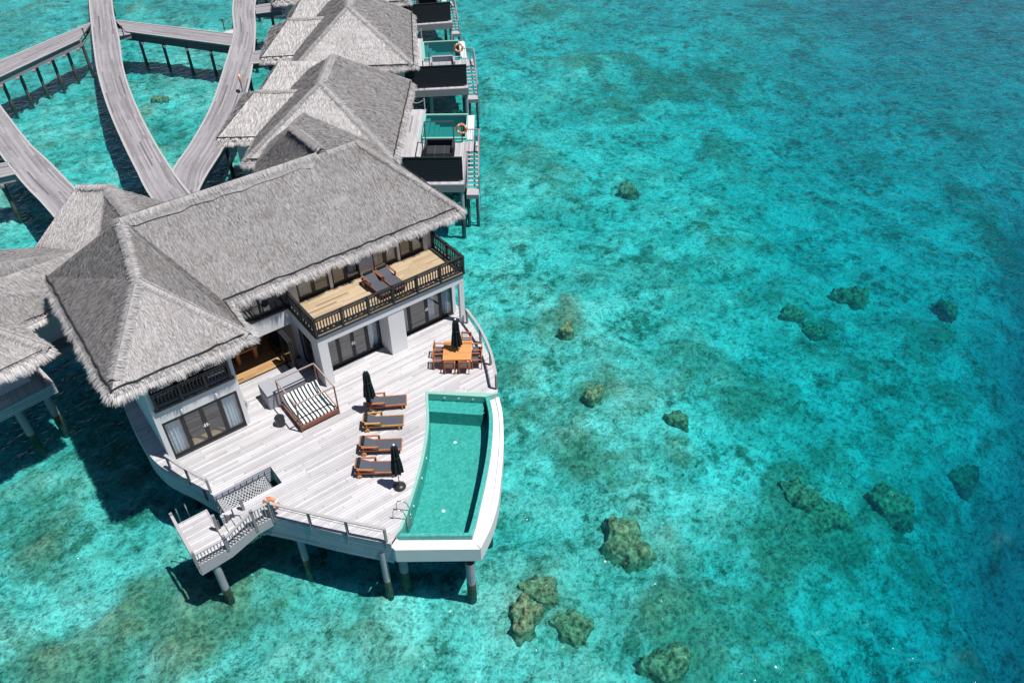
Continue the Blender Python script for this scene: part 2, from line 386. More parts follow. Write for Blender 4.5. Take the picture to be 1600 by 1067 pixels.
# ------------------------------------------------------------------ thatch
def blade_batch(mb, pos, direc, side, length, width, tone, lift):
    """thin tapered straw blades: arrays of positions, directions, sideways vectors"""
    n = len(pos); tip = pos+direc*length[:, None]; hw = side*(width/2)[:, None]
    mid = pos+direc*(length*0.55)[:, None]+lift*0.012
    o = len(mb.v)
    A = np.stack([pos-hw, pos+hw, mid+hw*0.85, mid-hw*0.85, tip+hw*0.15, tip-hw*0.15], 1).reshape(-1, 3)
    mb.v += [tuple(p) for p in A.tolist()]; mb.tone += np.repeat(tone, 6).tolist()
    for i in range(n):
        b = o+6*i; mb.f.append((b, b+1, b+2, b+3)); mb.f.append((b+3, b+2, b+4, b+5)); mb.mi += [mb.cur, mb.cur]
def roof_face(mb, pts, tone=1.0, density=70, blen=0.24, bw=0.020):
    p = [np.array(q, float) for q in pts]
    nrm = np.zeros(3)
    for i in range(1, len(p)-1): nrm += np.cross(p[i]-p[0], p[i+1]-p[0])
    if nrm[2] < 0: p = p[::-1]; nrm = -nrm
    nrm /= np.linalg.norm(nrm)
    # small fans so the base surface is never one flat sheet
    for i in range(1, len(p)-1):
        tri = (p[0], p[i], p[i+1]); m = np.cross(tri[1]-tri[0], tri[2]-tri[0]); ar = np.linalg.norm(m)/2
        if ar < 1e-4: continue
        m = m/np.linalg.norm(m); down = np.array([m[0]*m[2], m[1]*m[2], m[2]**2-1.0]); down /= np.linalg.norm(down)
        hor = np.cross(down, m); N = max(2, int(math.sqrt(ar)/0.55)); idx = {}; vs = []; uv = []
        for a in range(N+1):
            for b in range(N+1-a):
                c = N-a-b; q = (tri[0]*a+tri[1]*b+tri[2]*c)/N; edge = (a == 0 or b == 0 or c == 0)
                uv.append((float(q@hor), float(q@down)))
                if not edge: q = q+m*RNG.normal(0, 0.022)
                idx[(a, b)] = len(vs); vs.append(q)
        fs = []
        for a in range(N):
            for b in range(N-a):
                fs.append((idx[(a+1, b)], idx[(a, b+1)], idx[(a, b)]))
                if b < N-a-1: fs.append((idx[(a+1, b)], idx[(a+1, b+1)], idx[(a, b+1)]))
        fs2 = []
        for f in fs:
            w = np.cross(np.array(vs[f[1]])-vs[f[0]], np.array(vs[f[2]])-vs[f[0]]); fs2.append(f if w@m > 0 else f[::-1])
        mb.add(vs, fs2, [[uv[i] for i in f] for f in fs2], tone*0.97)
        n = int(ar*density*2.3)
        r1, r2 = RNG.random(n), RNG.random(n); fl = r1+r2 > 1; r1[fl] = 1-r1[fl]; r2[fl] = 1-r2[fl]
        pos = tri[0]+np.outer(r1, tri[1]-tri[0])+np.outer(r2, tri[2]-tri[0])+m*0.02
        ang = RNG.normal(0, 0.11, n); up = RNG.uniform(0.03, 0.14, n)
        d = down*np.cos(ang)[:, None]+hor*np.sin(ang)[:, None]+m*up[:, None]; d /= np.linalg.norm(d, axis=1)[:, None]
        sd = np.cross(d, m); sd /= np.linalg.norm(sd, axis=1)[:, None]
        tw = RNG.normal(0, 0.35, n)[:, None]; sd = sd*np.cos(tw)+m*np.sin(tw)
        blade_batch(mb, pos, d, sd, RNG.uniform(0.6, 1.3, n)*blen, RNG.uniform(0.6, 1.4, n)*bw, tone*np.where(RNG.random(n) < .24, RNG.uniform(.52, .75, n), RNG.uniform(0.86, 1.24, n)), m)
def fringe(mb, line, out_dirs, per_m=150, length=0.58, drop=0.9, tone=1.16):
    """ragged straw skirt below an eave; line = lip points, out_dirs = outward direction per segment"""
    for i in range(len(line)-1):
        a, b = np.array(line[i], float), np.array(line[i+1], float); o = np.array([*out_dirs[i][:2], 0.0]); o /= np.linalg.norm(o)
        t = b-a; L = np.linalg.norm(t); t = t/L
        # solid underlay
        q = 8; d = o*0.62-np.array([0, 0, 1.0])*drop*0.62; d /= np.linalg.norm(d)
        e0, e1_ = a-t*0.0, b
        under = [e0-o*0.25-np.array([0, 0, .02]), e1_-o*0.25-np.array([0, 0, .02]), e1_+d*length*0.45, e0+d*length*0.45, e0-o*0.3-np.array([0, 0, .36]), e1_-o*0.3-np.array([0, 0, .36])]
        mb.add(under, [(0, 1, 2, 3), (3, 2, 5, 4)], [[(0, 0), (L, 0), (L, .5), (0, .5)]]*2, tone*0.55)
        n = int(L*per_m*1.7); s = RNG.random(n); lay = RNG.random(n)
        pos = a+np.outer(s*L, t)+o*(lay*0.16-0.08)[:, None]; pos[:, 2] -= 0.03+lay*0.10
        ang = RNG.normal(0, 0.13, n); dr = RNG.uniform(0.55, 1.25, n)*drop
        # fan out near the corners
        k = np.clip(1-np.minimum(s, 1-s)*L/0.5, 0, 1)*np.where(s < .5, -1, 1)*0.75; ang = ang+k
        d = o*np.cos(ang)[:, None]+t*np.sin(ang)[:, None]; d[:, 2] -= dr; d /= np.linalg.norm(d, axis=1)[:, None]
        sd = np.cross(d, np.array([0, 0, 1.0])); sd /= np.linalg.norm(sd, axis=1)[:, None]
        tw = RNG.normal(0, 0.4, n)[:, None]; sd = sd*np.cos(tw)+np.cross(d, sd)*np.sin(tw)
        ln = RNG.uniform(0.72, 1.08, n)*length*(0.9+0.12*np.sin(s*L*3.1)+0.08*np.sin(s*L*7.7))
        blade_batch(mb, pos, d, sd, ln, RNG.uniform(0.018, 0.04, n), tone*RNG.uniform(0.72, 1.25, n), o)
def ridge_cap(mb, a, b, r=0.3, tone=1.2, dens=170, slope=0.5):
    """straw bundled over a ridge or hip"""
    a, b = np.array(a, float), np.array(b, float); t = b-a; L = np.linalg.norm(t); t = t/L
    x = np.cross(t, [0, 0, 1.0]); x /= np.linalg.norm(x); z = np.cross(x, t)
    N = max(2, int(L/0.5)); K = 7; vs = []; fs = []; uv = []
    for i in range(N+1):
        c = a+t*L*i/N; rr = r*(1+RNG.normal(0, 0.10))*(0.55 if i in (0, N) else 1)
        for k in range(K):
            th = math.pi*k/(K-1); vs.append(c+x*math.cos(th)*rr+z*(0.07*math.sin(th)+0.03-slope*abs(math.cos(th))*rr)); uv.append((L*i/N, k*0.15))
    for i in range(N):
        for k in range(K-1): fs.append((i*K+k, i*K+k+1, (i+1)*K+k+1, (i+1)*K+k))
    tone *= .88
    mb.add(vs, fs, [[uv[j] for j in f] for f in fs], tone*0.95)
    n = int(L*dens); s = RNG.random(n); sg = np.where(RNG.random(n) < .5, -1, 1)[:, None]
    pos = a+np.outer(s*L, t)+z*(0.09+RNG.random(n)*0.04)[:, None]+x*sg*0.03
    d = x*sg-z*(slope+RNG.uniform(-.12, .12, n))[:, None]+t*RNG.normal(0, 0.25, n)[:, None]; d /= np.linalg.norm(d, axis=1)[:, None]
    sd = np.cross(d, z); sd /= np.linalg.norm(sd, axis=1)[:, None]
    blade_batch(mb, pos, d, sd, RNG.uniform(0.5, 1.1, n)*(.10+r), RNG.uniform(0.016, 0.034, n), tone*RNG.uniform(0.75, 1.25, n), z)
def eave_cable(mb, line, r=0.045):
    pts = []
    for i in range(len(line)-1):
        a, b = Vector(line[i]), Vector(line[i+1]); n = max(3, int((b-a).length/0.35))
        for k in range(n): pts.append(a.lerp(b, k/n)+Vector((RNG.normal(0, .02), RNG.normal(0, .02), 0.085+RNG.normal(0, .015))))
    pts.append(Vector(line[-1])); mb.tube(pts, r, 5)

# ------------------------------------------------------------------ sea bed and water
def vnoise(x, y, seed):
    xi, yi = np.floor(x).astype(np.int64), np.floor(y).astype(np.int64); fx, fy = x-xi, y-yi
    def h(a, b):
        n = (a*374761393+b*668265263+seed*144665) & 0xffffffff; n = ((n ^ (n >> 13))*1274126177) & 0xffffffff
        return ((n ^ (n >> 16)) & 0xffff)/65535.0
    sx, sy = fx*fx*(3-2*fx), fy*fy*(3-2*fy)
    return (h(xi, yi)*(1-sx)+h(xi+1, yi)*sx)*(1-sy)+(h(xi, yi+1)*(1-sx)+h(xi+1, yi+1)*sx)*sy
def fbm(x, y, seed, octs=5):
    r = 0; a = 0.5
    for o in range(octs): r = r+a*vnoise(x*2**o, y*2**o, seed+o*17); a *= 0.5
    return r
def sm(a, b, x): t = np.clip((x-a)/(b-a), 0, 1); return t*t*(3-2*t)
BED = -5.15
def uv_of(p): return p.dot(E1), p.dot(E2)
REEF = [(960, 150, 4.5, .7), (1040, 128, 5.5, .9), (1130, 112, 5, .7), (1000, 110, 5, .5), (880, 20, 5, .4), (1250, 60, 7, .3), (1510, 180, 3, .7),
        (1240, 480, 2.6, .8), (1270, 510, 2.2, .8), (1225, 520, 1.5, .5), (1330, 455, 2, .5), (1480, 480, 2, .6),
        (1265, 770, 3.0, .9), (1320, 800, 2.6, .8), (1230, 830, 2.2, .7), (1400, 790, 2.4, .8), (1300, 730, 2.2, .6), (1505, 740, 1.8, .7),
        (1215, 860, 1.6, .7), (1150, 800, 2.0, .4), (830, 935, 2.0, .9), (890, 970, 1.6, .9), (800, 960, 1.8, .7), (860, 1000, 1.6, .6), (1050, 1010, 2.0, .8), (1110, 1030, 1.8, .7),
        (1290, 1000, 2, .5), (980, 838, 1.6, .5), (900, 740, 2.2, .45), (840, 780, 2, .4), (925, 612, 1.6, .6), (880, 500, 2, .5), (1080, 730, 1.6, .4),
        (820, 640, 1.2, .6), (800, 500, 1.4, .6), (60, 930, 2.6, .55), (140, 1000, 3.0, .5), (350, 985, 2.4, .55), (470, 1000, 2.4, .5), (600, 990, 2.2, .5), (700, 1020, 2.2, .4),
        (250, 155, 2.0, .6), (330, 130, 2.5, .3), (100, 230, 3, .25), (1360, 560, 2.5, .4), (1180, 640, 2.5, .35), (1430, 640, 2.5, .4), (1040, 420, 3, .3), (1100, 350, 4, .35), (1560, 330, 4, .35)]
BEDGRID = []
def bed_height(p):
    cu, cv, z = BEDGRID[0]; u, v = uv_of(p); return float(z[min(len(cv)-1, int(np.searchsorted(cv, v))), min(len(cu)-1, int(np.searchsorted(cu, u)))])
def build_sea():
    cu = np.concatenate([-np.geomspace(3500, 75, 14), np.arange(-70, 95, 0.5), np.geomspace(98, 3500, 16)])
    cv = np.concatenate([-np.geomspace(3500, 12, 14), np.arange(-8, 60, 0.4), np.arange(60, 190, 0.8), np.geomspace(195, 3500, 16)])
    U, V = np.meshgrid(cu, cv)
    near = sm(260, 150, np.hypot(U-10, V-80))
    edge = U-(23.0+0.57*(V-20)+8*sm(45, 80, V)) + 5*(fbm(U*.09, V*.09, 5)-.5)*2        # where the reef drops away
    deep = sm(-14, 2, edge)*1.2+sm(-8, 8, edge)*5.5+sm(4, 50, edge)*11
    mid = sm(2, 22, U-(0.33*(V-24)))*1.1
    z = BED-deep-mid-0.25+(fbm(U*.12, V*.12, 1)-.5)*0.9*near+(fbm(U*.55, V*.55, 2)-.5)*0.85*near+(fbm(U*1.5, V*1.5, 3, 3)-.45)*0.34*near
    z += (0.75*sm(22, 4, U)+0.50*sm(-3, -12, U)*sm(40, 52, V))*sm(190, 140, V)
    reef = np.zeros_like(U)
    for px, py, r, a in REEF:
        u, v = uv_of(P(px, py, -4.7)); d2 = ((U-u)**2+((V-v)*0.8)**2)/r**2; reef = np.maximum(reef, a*np.exp(-d2*1.1))
    cl = np.clip((fbm(U*.42, V*.42, 11)-.40)*4.5, 0, 1)
    reef = np.clip(reef*(0.55+0.9*cl)+np.clip((fbm(U*.26+9, V*.20, 21)-.55+.05*sm(45, 25, V))*4.5, 0, .50)*near, 0, 1)
    z += np.clip(reef, 0, 1)*(0.35+1.1*np.clip(fbm(U*.8, V*.8, 31)-.35, 0, 1))*near
    z = np.minimum(z, SEA-0.45)
    BEDGRID.append((cu, cv, z))
    X = U*E1.x+V*E2.x; Y = U*E1.y+V*E2.y
    nv, nu = U.shape; vs = np.stack([X, Y, z], -1).reshape(-1, 3)
    i = np.arange(nv-1)[:, None]*nu+np.arange(nu-1)[None]; fs = np.stack([i, i+1, i+1+nu, i+nu], -1).reshape(-1, 4)
    me = bpy.data.meshes.new('sea_bed'); me.vertices.add(len(vs)); me.vertices.foreach_set('co', vs.ravel())
    me.loops.add(fs.size); me.loops.foreach_set('vertex_index', fs.ravel()); me.polygons.add(len(fs))
    me.polygons.foreach_set('loop_start', np.arange(0, fs.size, 4)); me.update(calc_edges=True); me.validate()
    a = me.attributes.new('reef', 'FLOAT', 'POINT'); a.data.foreach_set('value', reef.ravel().astype(np.float32))
    me.polygons.foreach_set('use_smooth', [True]*len(me.polygons)); me.materials.append(MAT['bed'])
    o = bpy.data.objects.new('sea_bed', me); COL.objects.link(o); tag(o, 'pale sandy lagoon bed with scattered coral rubble under clear water', 'sea bed', kind='structure')
def m_bed():
    t = NT('bed'); v = t.coord('Object')
    wv = t.n('TexNoise'); wv.inputs['Scale'].default_value = 1.1; wv.inputs['Detail'].default_value = 2; t.l(v, wv.inputs['Vector'])
    off = t.n('VectorMath', operation='MULTIPLY_ADD'); t.l(wv.outputs['Color'], off.inputs[0]); off.inputs[1].default_value = (.55, .55, 0); t.l(v, off.inputs[2]); v2 = off.outputs[0]
    reef = t.n('Attribute', attribute_name='reef').outputs['Fac']
    big = t.noise(v, 0.13, 4, 0.6); mid = t.noise(v2, 0.75, 5, 0.65, 0.6); fine = t.noise(v2, 3.2, 4, 0.7, 0.5)
    vo = t.n('TexVoronoi', feature='F1'); vo.inputs['Scale'].default_value = 1.6; t.l(v2, vo.inputs['Vector'])
    vf = t.n('TexVoronoi', feature='F1'); vf.inputs['Scale'].default_value = 3.6; t.l(v2, vf.inputs['Vector'])
    sand = t.mix(t.ramp(big, ((.35, 0.), (.65, 1.))), (0.60, 0.60, 0.51), (0.84, 0.84, 0.75))
    midl = t.noise(v2, 0.38, 4, 0.6, 0.8)
    rub = t.math('ADD', t.math('ADD', t.math('MULTIPLY', mid, 0.50), t.math('MULTIPLY', t.math('SUBTRACT', midl, 0.5), 0.50)), t.math('ADD', t.math('ADD', t.math('MULTIPLY', fine, 0.34), t.math('MULTIPLY', t.noise(v2, 8.5, 3, 0.7), 0.22)), t.math('MULTIPLY', vo.outputs['Distance'], 0.14)))  # rubble mottling, fine cells also standing in for caustic light
    c = t.mix(t.ramp(rub, ((.475, 0.0), (.565, .5), (.69, 1.0))), t.mix(fine, (0.05, 0.10, 0.065), (0.24, 0.31, 0.21)), sand)
    coral = t.mix(t.ramp(t.math('ADD', t.math('MULTIPLY', vf.outputs['Distance'], .7), t.math('MULTIPLY', fine, .6)), ((.35, 0.), (.85, 1.))), (0.05, 0.07, 0.04), (0.27, 0.28, 0.16))
    f = t.math('ADD', reef, t.math('ADD', t.math('MULTIPLY', t.math('SUBTRACT', mid, 0.5), 2.2), t.math('MULTIPLY', t.math('SUBTRACT', fine, 0.5), 1.1)))
    c = t.mix(t.math('MULTIPLY', t.ramp(f, ((.30, 0.), (.75, 1.))), 0.85), c, coral)
    t.bump(t.math('ADD', mid, t.math('MULTIPLY', fine, .5)), 0.6, 0.25)
    MAT['bed'] = t.base(c, 0.95, 0.0)
    t = NT('coral'); v = t.coord('Object'); f = t.noise(v, 2.2, 6, 0.72, 0.6)
    vo = t.n('TexVoronoi', feature='F1'); vo.inputs['Scale'].default_value = 3.5; t.l(v, vo.inputs['Vector'])
    g = t.math('ADD', t.math('MULTIPLY', f, .8), t.math('MULTIPLY', vo.outputs['Distance'], .35))
    t.bump(g, 0.8, 0.2)
    MAT['coral'] = t.base(t.mix(t.ramp(g, ((.38, 0.), (.72, 1.))), (0.05, 0.06, 0.03), (0.44, 0.42, 0.24)), 0.95, 0.0)
m_bed(); build_sea()
mb = MB(); mb.box(-3600, 3600, -3600, 3600, -60, SEA)
tag(mb.build('water', 'sea_water'), 'clear turquoise lagoon water turning deep blue past the reef edge', 'water', kind='structure')

def coral_head(px, py, r, label, top=-0.35, fl=0.5, seed=0):
    r *= .70; c = P(px, py, SEA-1.6); zb = bed_height(c); hgt = max(r*fl*.7+.26, (SEA-.95-zb) if top > -.3 else 0); c = P(px, py, zb+hgt*.9); rn = np.random.default_rng(seed+int(px)); n1, n2 = 20, 46; mbb = MB()
    ph = rn.random(6)*6.28; el = rn.uniform(.7, 1.0); ro = rn.random()*3
    th = np.linspace(0, 1, n1+1)[:, None]; a = np.linspace(0, 2*math.pi, n2, endpoint=False)[None]
    rad = np.where(th < .8, np.sin(np.minimum(th/.8, 1)*math.pi/2)**.85, 1+(th-.8)*2.6)
    rr = rad*(1+.16*np.sin(2*a+ph[0])+.12*np.sin(3*a+ph[1])+.09*np.sin(5*a+ph[2]))
    x, y = rr*np.cos(a), rr*np.sin(a)*el
    nz = fbm(x*2.6+seed*7, y*2.6+3, seed+3, 5)-.5; nf = fbm(x*7+seed*3, y*7+9, seed+5, 3)-.45
    rs_ = 1+(.5*nz+.35*nf)*th
    z = np.where(th < .8, (np.cos(np.minimum(th/.8, 1)*math.pi/2)-1)*r*fl*.7, -r*fl*.7-(th-.8)*9)+(nz*1.2+nf*.5)*r*fl*1.5*(th < .9)
    X = (x*math.cos(ro)-y*math.sin(ro))*r*rs_; Y = (x*math.sin(ro)+y*math.cos(ro))*r*rs_
    vs = [tuple(q) for q in np.stack([X, Y, z], -1).reshape(-1, 3).tolist()]; fs = []
    for i in range(n1):
        for k in range(n2): fs.append((i*n2+k, (i+1)*n2+k, (i+1)*n2+(k+1) % n2, i*n2+(k+1) % n2))
    mbb.add(vs, fs); o = mbb.build('coral_boulder', 'coral', smooth=True); o.location = (c.x, c.y, min(zb+hgt, SEA-.35))
    tag(o, label, 'coral', 'coral boulders under the water')
for i, a in enumerate([
    (982, 292, 1.25, 'dark lone coral boulder in open turquoise water, level with the second cabin pool', -.2, .5),
    (1331, 455, 1.6, 'large brown coral boulder with ragged top beside the submerged coral cluster, right of centre', -.4, .62),
    (980, 838, 1.75, 'big oval olive coral boulder on pale sand, right of the pool end', -.3, .4),
    (1058, 648, .85, 'small grey brown coral boulder alone on pale sand, right of the pool middle', -.5, .5),
    (1240, 485, 1.3, 'flat brown coral patch forming the left of the submerged cluster', -.6, .35),
    (1272, 512, 1.1, 'lower coral mound of the submerged cluster near the large ragged boulder', -.6, .4),
    (1484, 478, 1.1, 'dark blue tinted coral boulder near the deep blue water edge', -.9, .5),
    (927, 611, .9, 'rounded coral head level with the pool bench end, close to the terrace', -.6, .5),
    (886, 509, .7, 'small coral head level with the dining table', -.6, .5),
    (1250, 765, 1.3, 'brown green coral mound at the upper left of the wide reef patch', -.7, .4),
    (1290, 800, 1.6, 'widest coral mound in the middle of the wide reef patch', -.7, .35),
    (1395, 778, 1.5, 'pale green coral mound at the right of the wide reef patch', -.9, .4),
    (845, 915, 1.2, 'brown coral mound nearest the white pool wall corner', -.4, .4),
    (820, 955, 1.25, 'dark coral mound in the near reef group below the pool', -.4, .4),
    (893, 972, 1.2, 'coral mound at the right of the near reef group below the pool', -.4, .4),
    (1043, 1030, 1.35, 'brown coral boulder at the bottom edge of the photo', -.35, .45),
    (1510, 740, 1.2, 'dim green coral boulder in deepening blue water', -1.3, .5),
    (248, 152, 1.0, 'dark round coral head in the lagoon between the two curved boardwalks', -.8, .4)]):
    coral_head(a[0], a[1], a[2], a[3], a[4], a[5], i+1)

# ------------------------------------------------------------------ terrace
LEFT = [P(*q) for q in ((190, 625), (200, 653), (215, 680), (227, 703), (248.5, 726.6), (269.6, 739), (295, 751))]
LEFT = [(v.x, v.y) for v in LEFT]
LEFT_C = [(2.1, 39.5)]+[(p.x, p.y) for p in resample([(2.1, 36)]+LEFT+[(3.16, 25.98)], 22)]
FRONT_C = [(p.x, p.y) for p in resample([(3.02, 24.72), (3.9, 24.05), (4.70, 23.22), (6.4, 20.94), (7.2, 19.92), (8.02, 18.9)], 16)]
POOL_L = [(p.x, p.y) for p in resample([(8.04, 18.95), (8.58, 19.26), (9.6, 20.14), (11.08, 21.56), (12.08, 22.65), (13.0, 23.82), (14.17, 25.7)], 24)]
RIGHT_C = [(p.x, p.y) for p in resample([(16.96, 23.32), (17.5, 24.1), (18.1, 25.3), (18.75, 27.1), (19.2, 28.7), (19.45, 30.2), (19.5, 32)], 14)]
NET = (3.16, 5.88, 24.75, 25.96)
terr = thing('terrace', 'white grey timber sun terrace on piles in front of the two storey villa', 'terrace', (9, 26, 0))
def in_terr(mb, name, m, **k):
    o = mb.build(name, m, **k); o.parent = terr; o.matrix_parent_inverse = Matrix.Translation((-9, -26, 0)); return o
out = LEFT_C+[(NET[1], NET[3]), (NET[1], NET[2]), (NET[0]-.2, NET[2])]+FRONT_C+POOL_L[1:]+RIGHT_C+[(19.5, 39.5)]
mb = MB(); mb.prism(out, -0.06, 0.0); in_terr(mb, 'deck', 'deck_boards')
mb = MB(); mb.wall_strip(LEFT_C, -1.38, -0.012, 0.12); in_terr(mb, 'fascia', 'fascia_boards')
mb = MB(); mb.wall_strip(FRONT_C, -1.38, -0.012, 0.12); in_terr(mb, 'fascia', 'fascia_boards')
mb = MB(); mb.wall_strip([(RIGHT_C[0][0], RIGHT_C[0][1])]+RIGHT_C+[(19.5, 39.5)], -1.0, -0.012, 0.12); in_terr(mb, 'fascia', 'fascia_boards')
mb = MB()
mb.wall_strip([(NET[0], NET[3]), (NET[1], NET[3])], -0.9, -0.06, 0.1); mb.wall_strip([(NET[1], NET[3]), (NET[1], NET[2])], -0.9, -0.06, 0.1)
mb.wall_strip([(NET[1], NET[2]), (NET[0]-.2, NET[2])], -0.9, -0.06, 0.1); in_terr(mb, 'net_well_lining', 'fascia_boards')
mb = MB()
for y in (20.5, 23, 26.6, 30, 33, 36, 39):
    x0 = {20.5: 7.3, 23: 5.3}.get(y, 2.9); x1 = {20.5: 9.4, 23: 12.0, 26.6: 18}.get(y, 19)
    mb.box(x0, x1, y-.12, y+.12, -0.7, -0.08)
for x in (3.2, 6.5, 10, 14, 18): mb.box(x-.1, x+.1, 27.5, 39, -1.0, -0.72)
in_terr(mb, 'joists', 'weathered_dark')
simple('pile_concrete', (0.30, 0.33, 0.35), 0.85, 0.2, var=0.3, scale=2)
simple('pile_wet', (0.06, 0.075, 0.05), 0.7, 0.3, var=0.5, scale=4)
def pile(x, y, ztop, r=0.16):
    m = MB(); m.tube([(x, y, ztop), (x, y, SEA+.28)], r, 12, caps=False); m.cur = 1; m.tube([(x, y, SEA+.28), (x, y, -9)], r*1.04, 12); return m
for x, y in ((7.75, 19.35), (5.4, 22.6), (3.4, 26.6), (2.8, 30), (2.5, 34), (2.5, 38), (6.5, 23.6), (9.5, 22), (6.5, 28), (10, 26.5), (14, 27.2), (17.6, 25.8), (18.7, 29.5), (18.9, 34), (10, 33), (14, 33), (6.5, 34), (10, 38.5), (15, 38.5)):
    in_terr(pile(x, y, -0.72), 'pile', 'pile_concrete')

# cargo net in the well
net = MB(); nx, ny = 16, 8
def npt(i, j):
    a, b = i/nx, j/ny; sag = 0.55*math.sin(math.pi*a)*math.sin(math.pi*b)
    return (NET[0]+.04+(NET[1]-NET[0]-.42)*a, NET[2]+.08+(NET[3]-NET[2]-.12)*b, -0.34-sag+0.02*math.sin(i*2.1+j))
for i in range(nx+1):
    for j in range(ny+1):
        if j < ny and i < nx: net.bar(npt(i, j), npt(i+1, j+1), 0.034, 0.034)
        if j < ny and i > 0: net.bar(npt(i, j), npt(i-1, j+1), 0.034, 0.034)
nt_ = thing('cargo_net', 'knotted rope lounging net hung in the terrace opening beside the stairs', 'net', (4.5, 25.3, -0.3))
def sub(mb, name, m, parent, **k):
    """build in world coordinates, then hang under a parent"""
    o = mb.build(name, m, **k); o.parent = parent; o.matrix_parent_inverse = Matrix.LocRotScale(parent.location, parent.rotation_euler, None).inverted(); return o
sub(net, 'mesh_net', 'rope_pale', nt_)
mb = MB()
for ring in ([npt(i, ny) for i in range(nx+1)], [npt(i, 0) for i in range(nx+1)], [npt(0, j) for j in range(ny+1)], [npt(nx, j) for j in range(ny+1)]): mb.tube(ring, 0.03, 6)
for i in range(0, nx+1, 2):
    a = npt(i, ny); mb.tube([a, (a[0]+.05, NET[3], -.12)], 0.02, 5)
    a = npt(i, 0); mb.tube([a, (a[0]+.05, NET[2], -.12)], 0.02, 5)
sub(mb, 'border_rope', 'rope_dark', nt_)

# guard rails
def guard_rail(label, pts, h, n_posts, wire=True, solid_end=False):
    t = thing('guard_rail', label, 'railing', (pts[0][0], pts[0][1], 0), 0, 'timber guard rails round the terrace edge')
    rs = resample(pts, n_posts); sm_ = resample(pts, 24)
    mb = MB()
    for i in range(23): mb.bar((sm_[i].x, sm_[i].y, h), (sm_[i+1].x, sm_[i+1].y, h), 0.13, 0.05)
    sub(mb, 'top_rail', 'timber_pale', t)
    for p in rs:
        m = MB(); m.box(p.x-.05, p.x+.05, p.y-.05, p.y+.05, -0.25, h-.03); sub(m, 'post', 'weathered', t)
    if wire:
        m = MB()
        m.tube([(p.x, p.y, h*.72) for p in sm_], 0.010, 5)
        sub(m, 'wire', 'pole_metal', t)
    return t
guard_rail('weathered timber rail along the front edge between the stairs and the pool', [(4.80, 23.18), (5.6, 22.1), (6.42, 21.0), (7.2, 20.0), (7.93, 19.1)], .93, 4)
guard_rail('short weathered rail on the shaded left edge by the curtained doors', [(2.22, 28.7), (2.65, 27.4), (3.14, 26.2)], .9, 3)
guard_rail('pale curved rail on the seaward edge behind the dining table', [(19.0, 28.85), (18.62, 27.1), (17.98, 25.3), (17.1, 23.62)], 1.0, 4)

# ------------------------------------------------------------------ stairs down to the swim platform
st = thing('staircase', 'weathered timber steps with slatted rail down to a small swim platform', 'staircase', (3, 23.8, 0))
NY, FY = 23.2, 24.4
def wedge(mb, pts, y0, y1):
    n = len(pts); vs = [(x, y0, z) for x, z in pts]+[(x, y1, z) for x, z in pts]
    mb.add(vs, [tuple(range(n)), tuple(range(n, 2*n))[::-1]]+[(i, i+n, (i+1) % n+n, (i+1) % n) for i in range(n)])
mb = MB(); mb.box(3.97, 4.72, NY+.06, FY, -.06, -.004); mb.box(1.3, 2.62, NY+.06, 25.75, -.52, -.46)
for i in range(4): mb.box(2.62+i*.34, 3.0+i*.34, NY+.06, FY, -.37+i*.105, -.33+i*.105)
sub(mb, 'tread', 'deck_boards', st)
mb = MB(); wedge(mb, [(1.28, -1.12), (2.66, -1.02), (3.97, -.52), (4.66, -.5), (4.66, .02), (3.97, .02), (2.6, -.42), (1.28, -.42)], NY, NY+.06)
wedge(mb, [(2.62, -.9), (3.97, -.5), (4.6, -.5), (4.6, -.02), (3.97, -.02), (2.62, -.46)], FY, FY+.06)
mb.box(1.24, 1.30, NY, 25.75, -1.0, -.42); mb.box(1.3, 2.62, 25.75, 25.81, -1.0, -.42); mb.box(2.62, 2.68, FY+.06, 25.81, -.9, -.42)
sub(mb, 'stringer', 'timber_pale', st)
mb = MB(); prof = [(4.72, 1.0), (3.97, 1.0), (2.62, .28), (1.32, .30)]
for (xa, za), (xb, zb) in zip(prof, prof[1:]): mb.bar((xa, NY+.03, za), (xb, NY+.03, zb), .12, .05)
mb.bar((1.28, NY, .38), (1.28, 25.75, .38), .12, .05); sub(mb, 'top_rail', 'timber_pale', st)
mb = MB()
def rail_z(x): 
    for (xa, za), (xb, zb) in zip(prof, prof[1:]):
        if xb <= x <= xa: return za+(zb-za)*(xa-x)/(xa-xb)
for x in np.arange(1.42, 4.7, .14):
    fl_ = .0 if x > 3.97 else (-.44 if x < 2.6 else -.44+.44*(x-2.6)/1.37)
    mb.box(x-.02, x+.02, NY+.01, NY+.05, fl_, rail_z(x)-.02)
sub(mb, 'baluster', 'weathered', st)
for x, y, z0, z1 in ((1.28, NY+.03, -.5, .5), (2.6, NY+.03, -.5, .5), (3.95, NY+.03, -.3, 1.1), (4.72, NY+.03, -.3, 1.1), (1.28, 25.7, -.5, .5), (2.65, FY, -.45, .6), (3.9, FY+.0, 0, .75)):
    m = MB(); m.box(x-.06, x+.06, y-.06, y+.06, z0, z1); sub(m, 'post', 'weathered', st)
for k, x in enumerate((2.75, 3.09, 3.43)):
    m = MB(); m.box(x-.03, x+.03, FY-.06, FY, -.4+.1*k, .22+.1*k); sub(m, 'post', 'weathered_dark', st)
for x, y in ((1.92, 23.27+.15), (1.7, 25.5)): sub(pile(x, y, -.55, .17), 'pile', 'pile_concrete', st)
mb = MB()
for x in (1.55, 1.95): mb.tube([(x, 25.85, .4), (x, 26.02, .3), (x, 26.05, -4.2)], .025, 6)
for z in (-1, -1.4, -1.8, -2.2, -2.6, -3.0): mb.tube([(1.55, 26.05, z), (1.95, 26.05, z)], .02, 6)
sub(mb, 'ladder', 'steel', st)

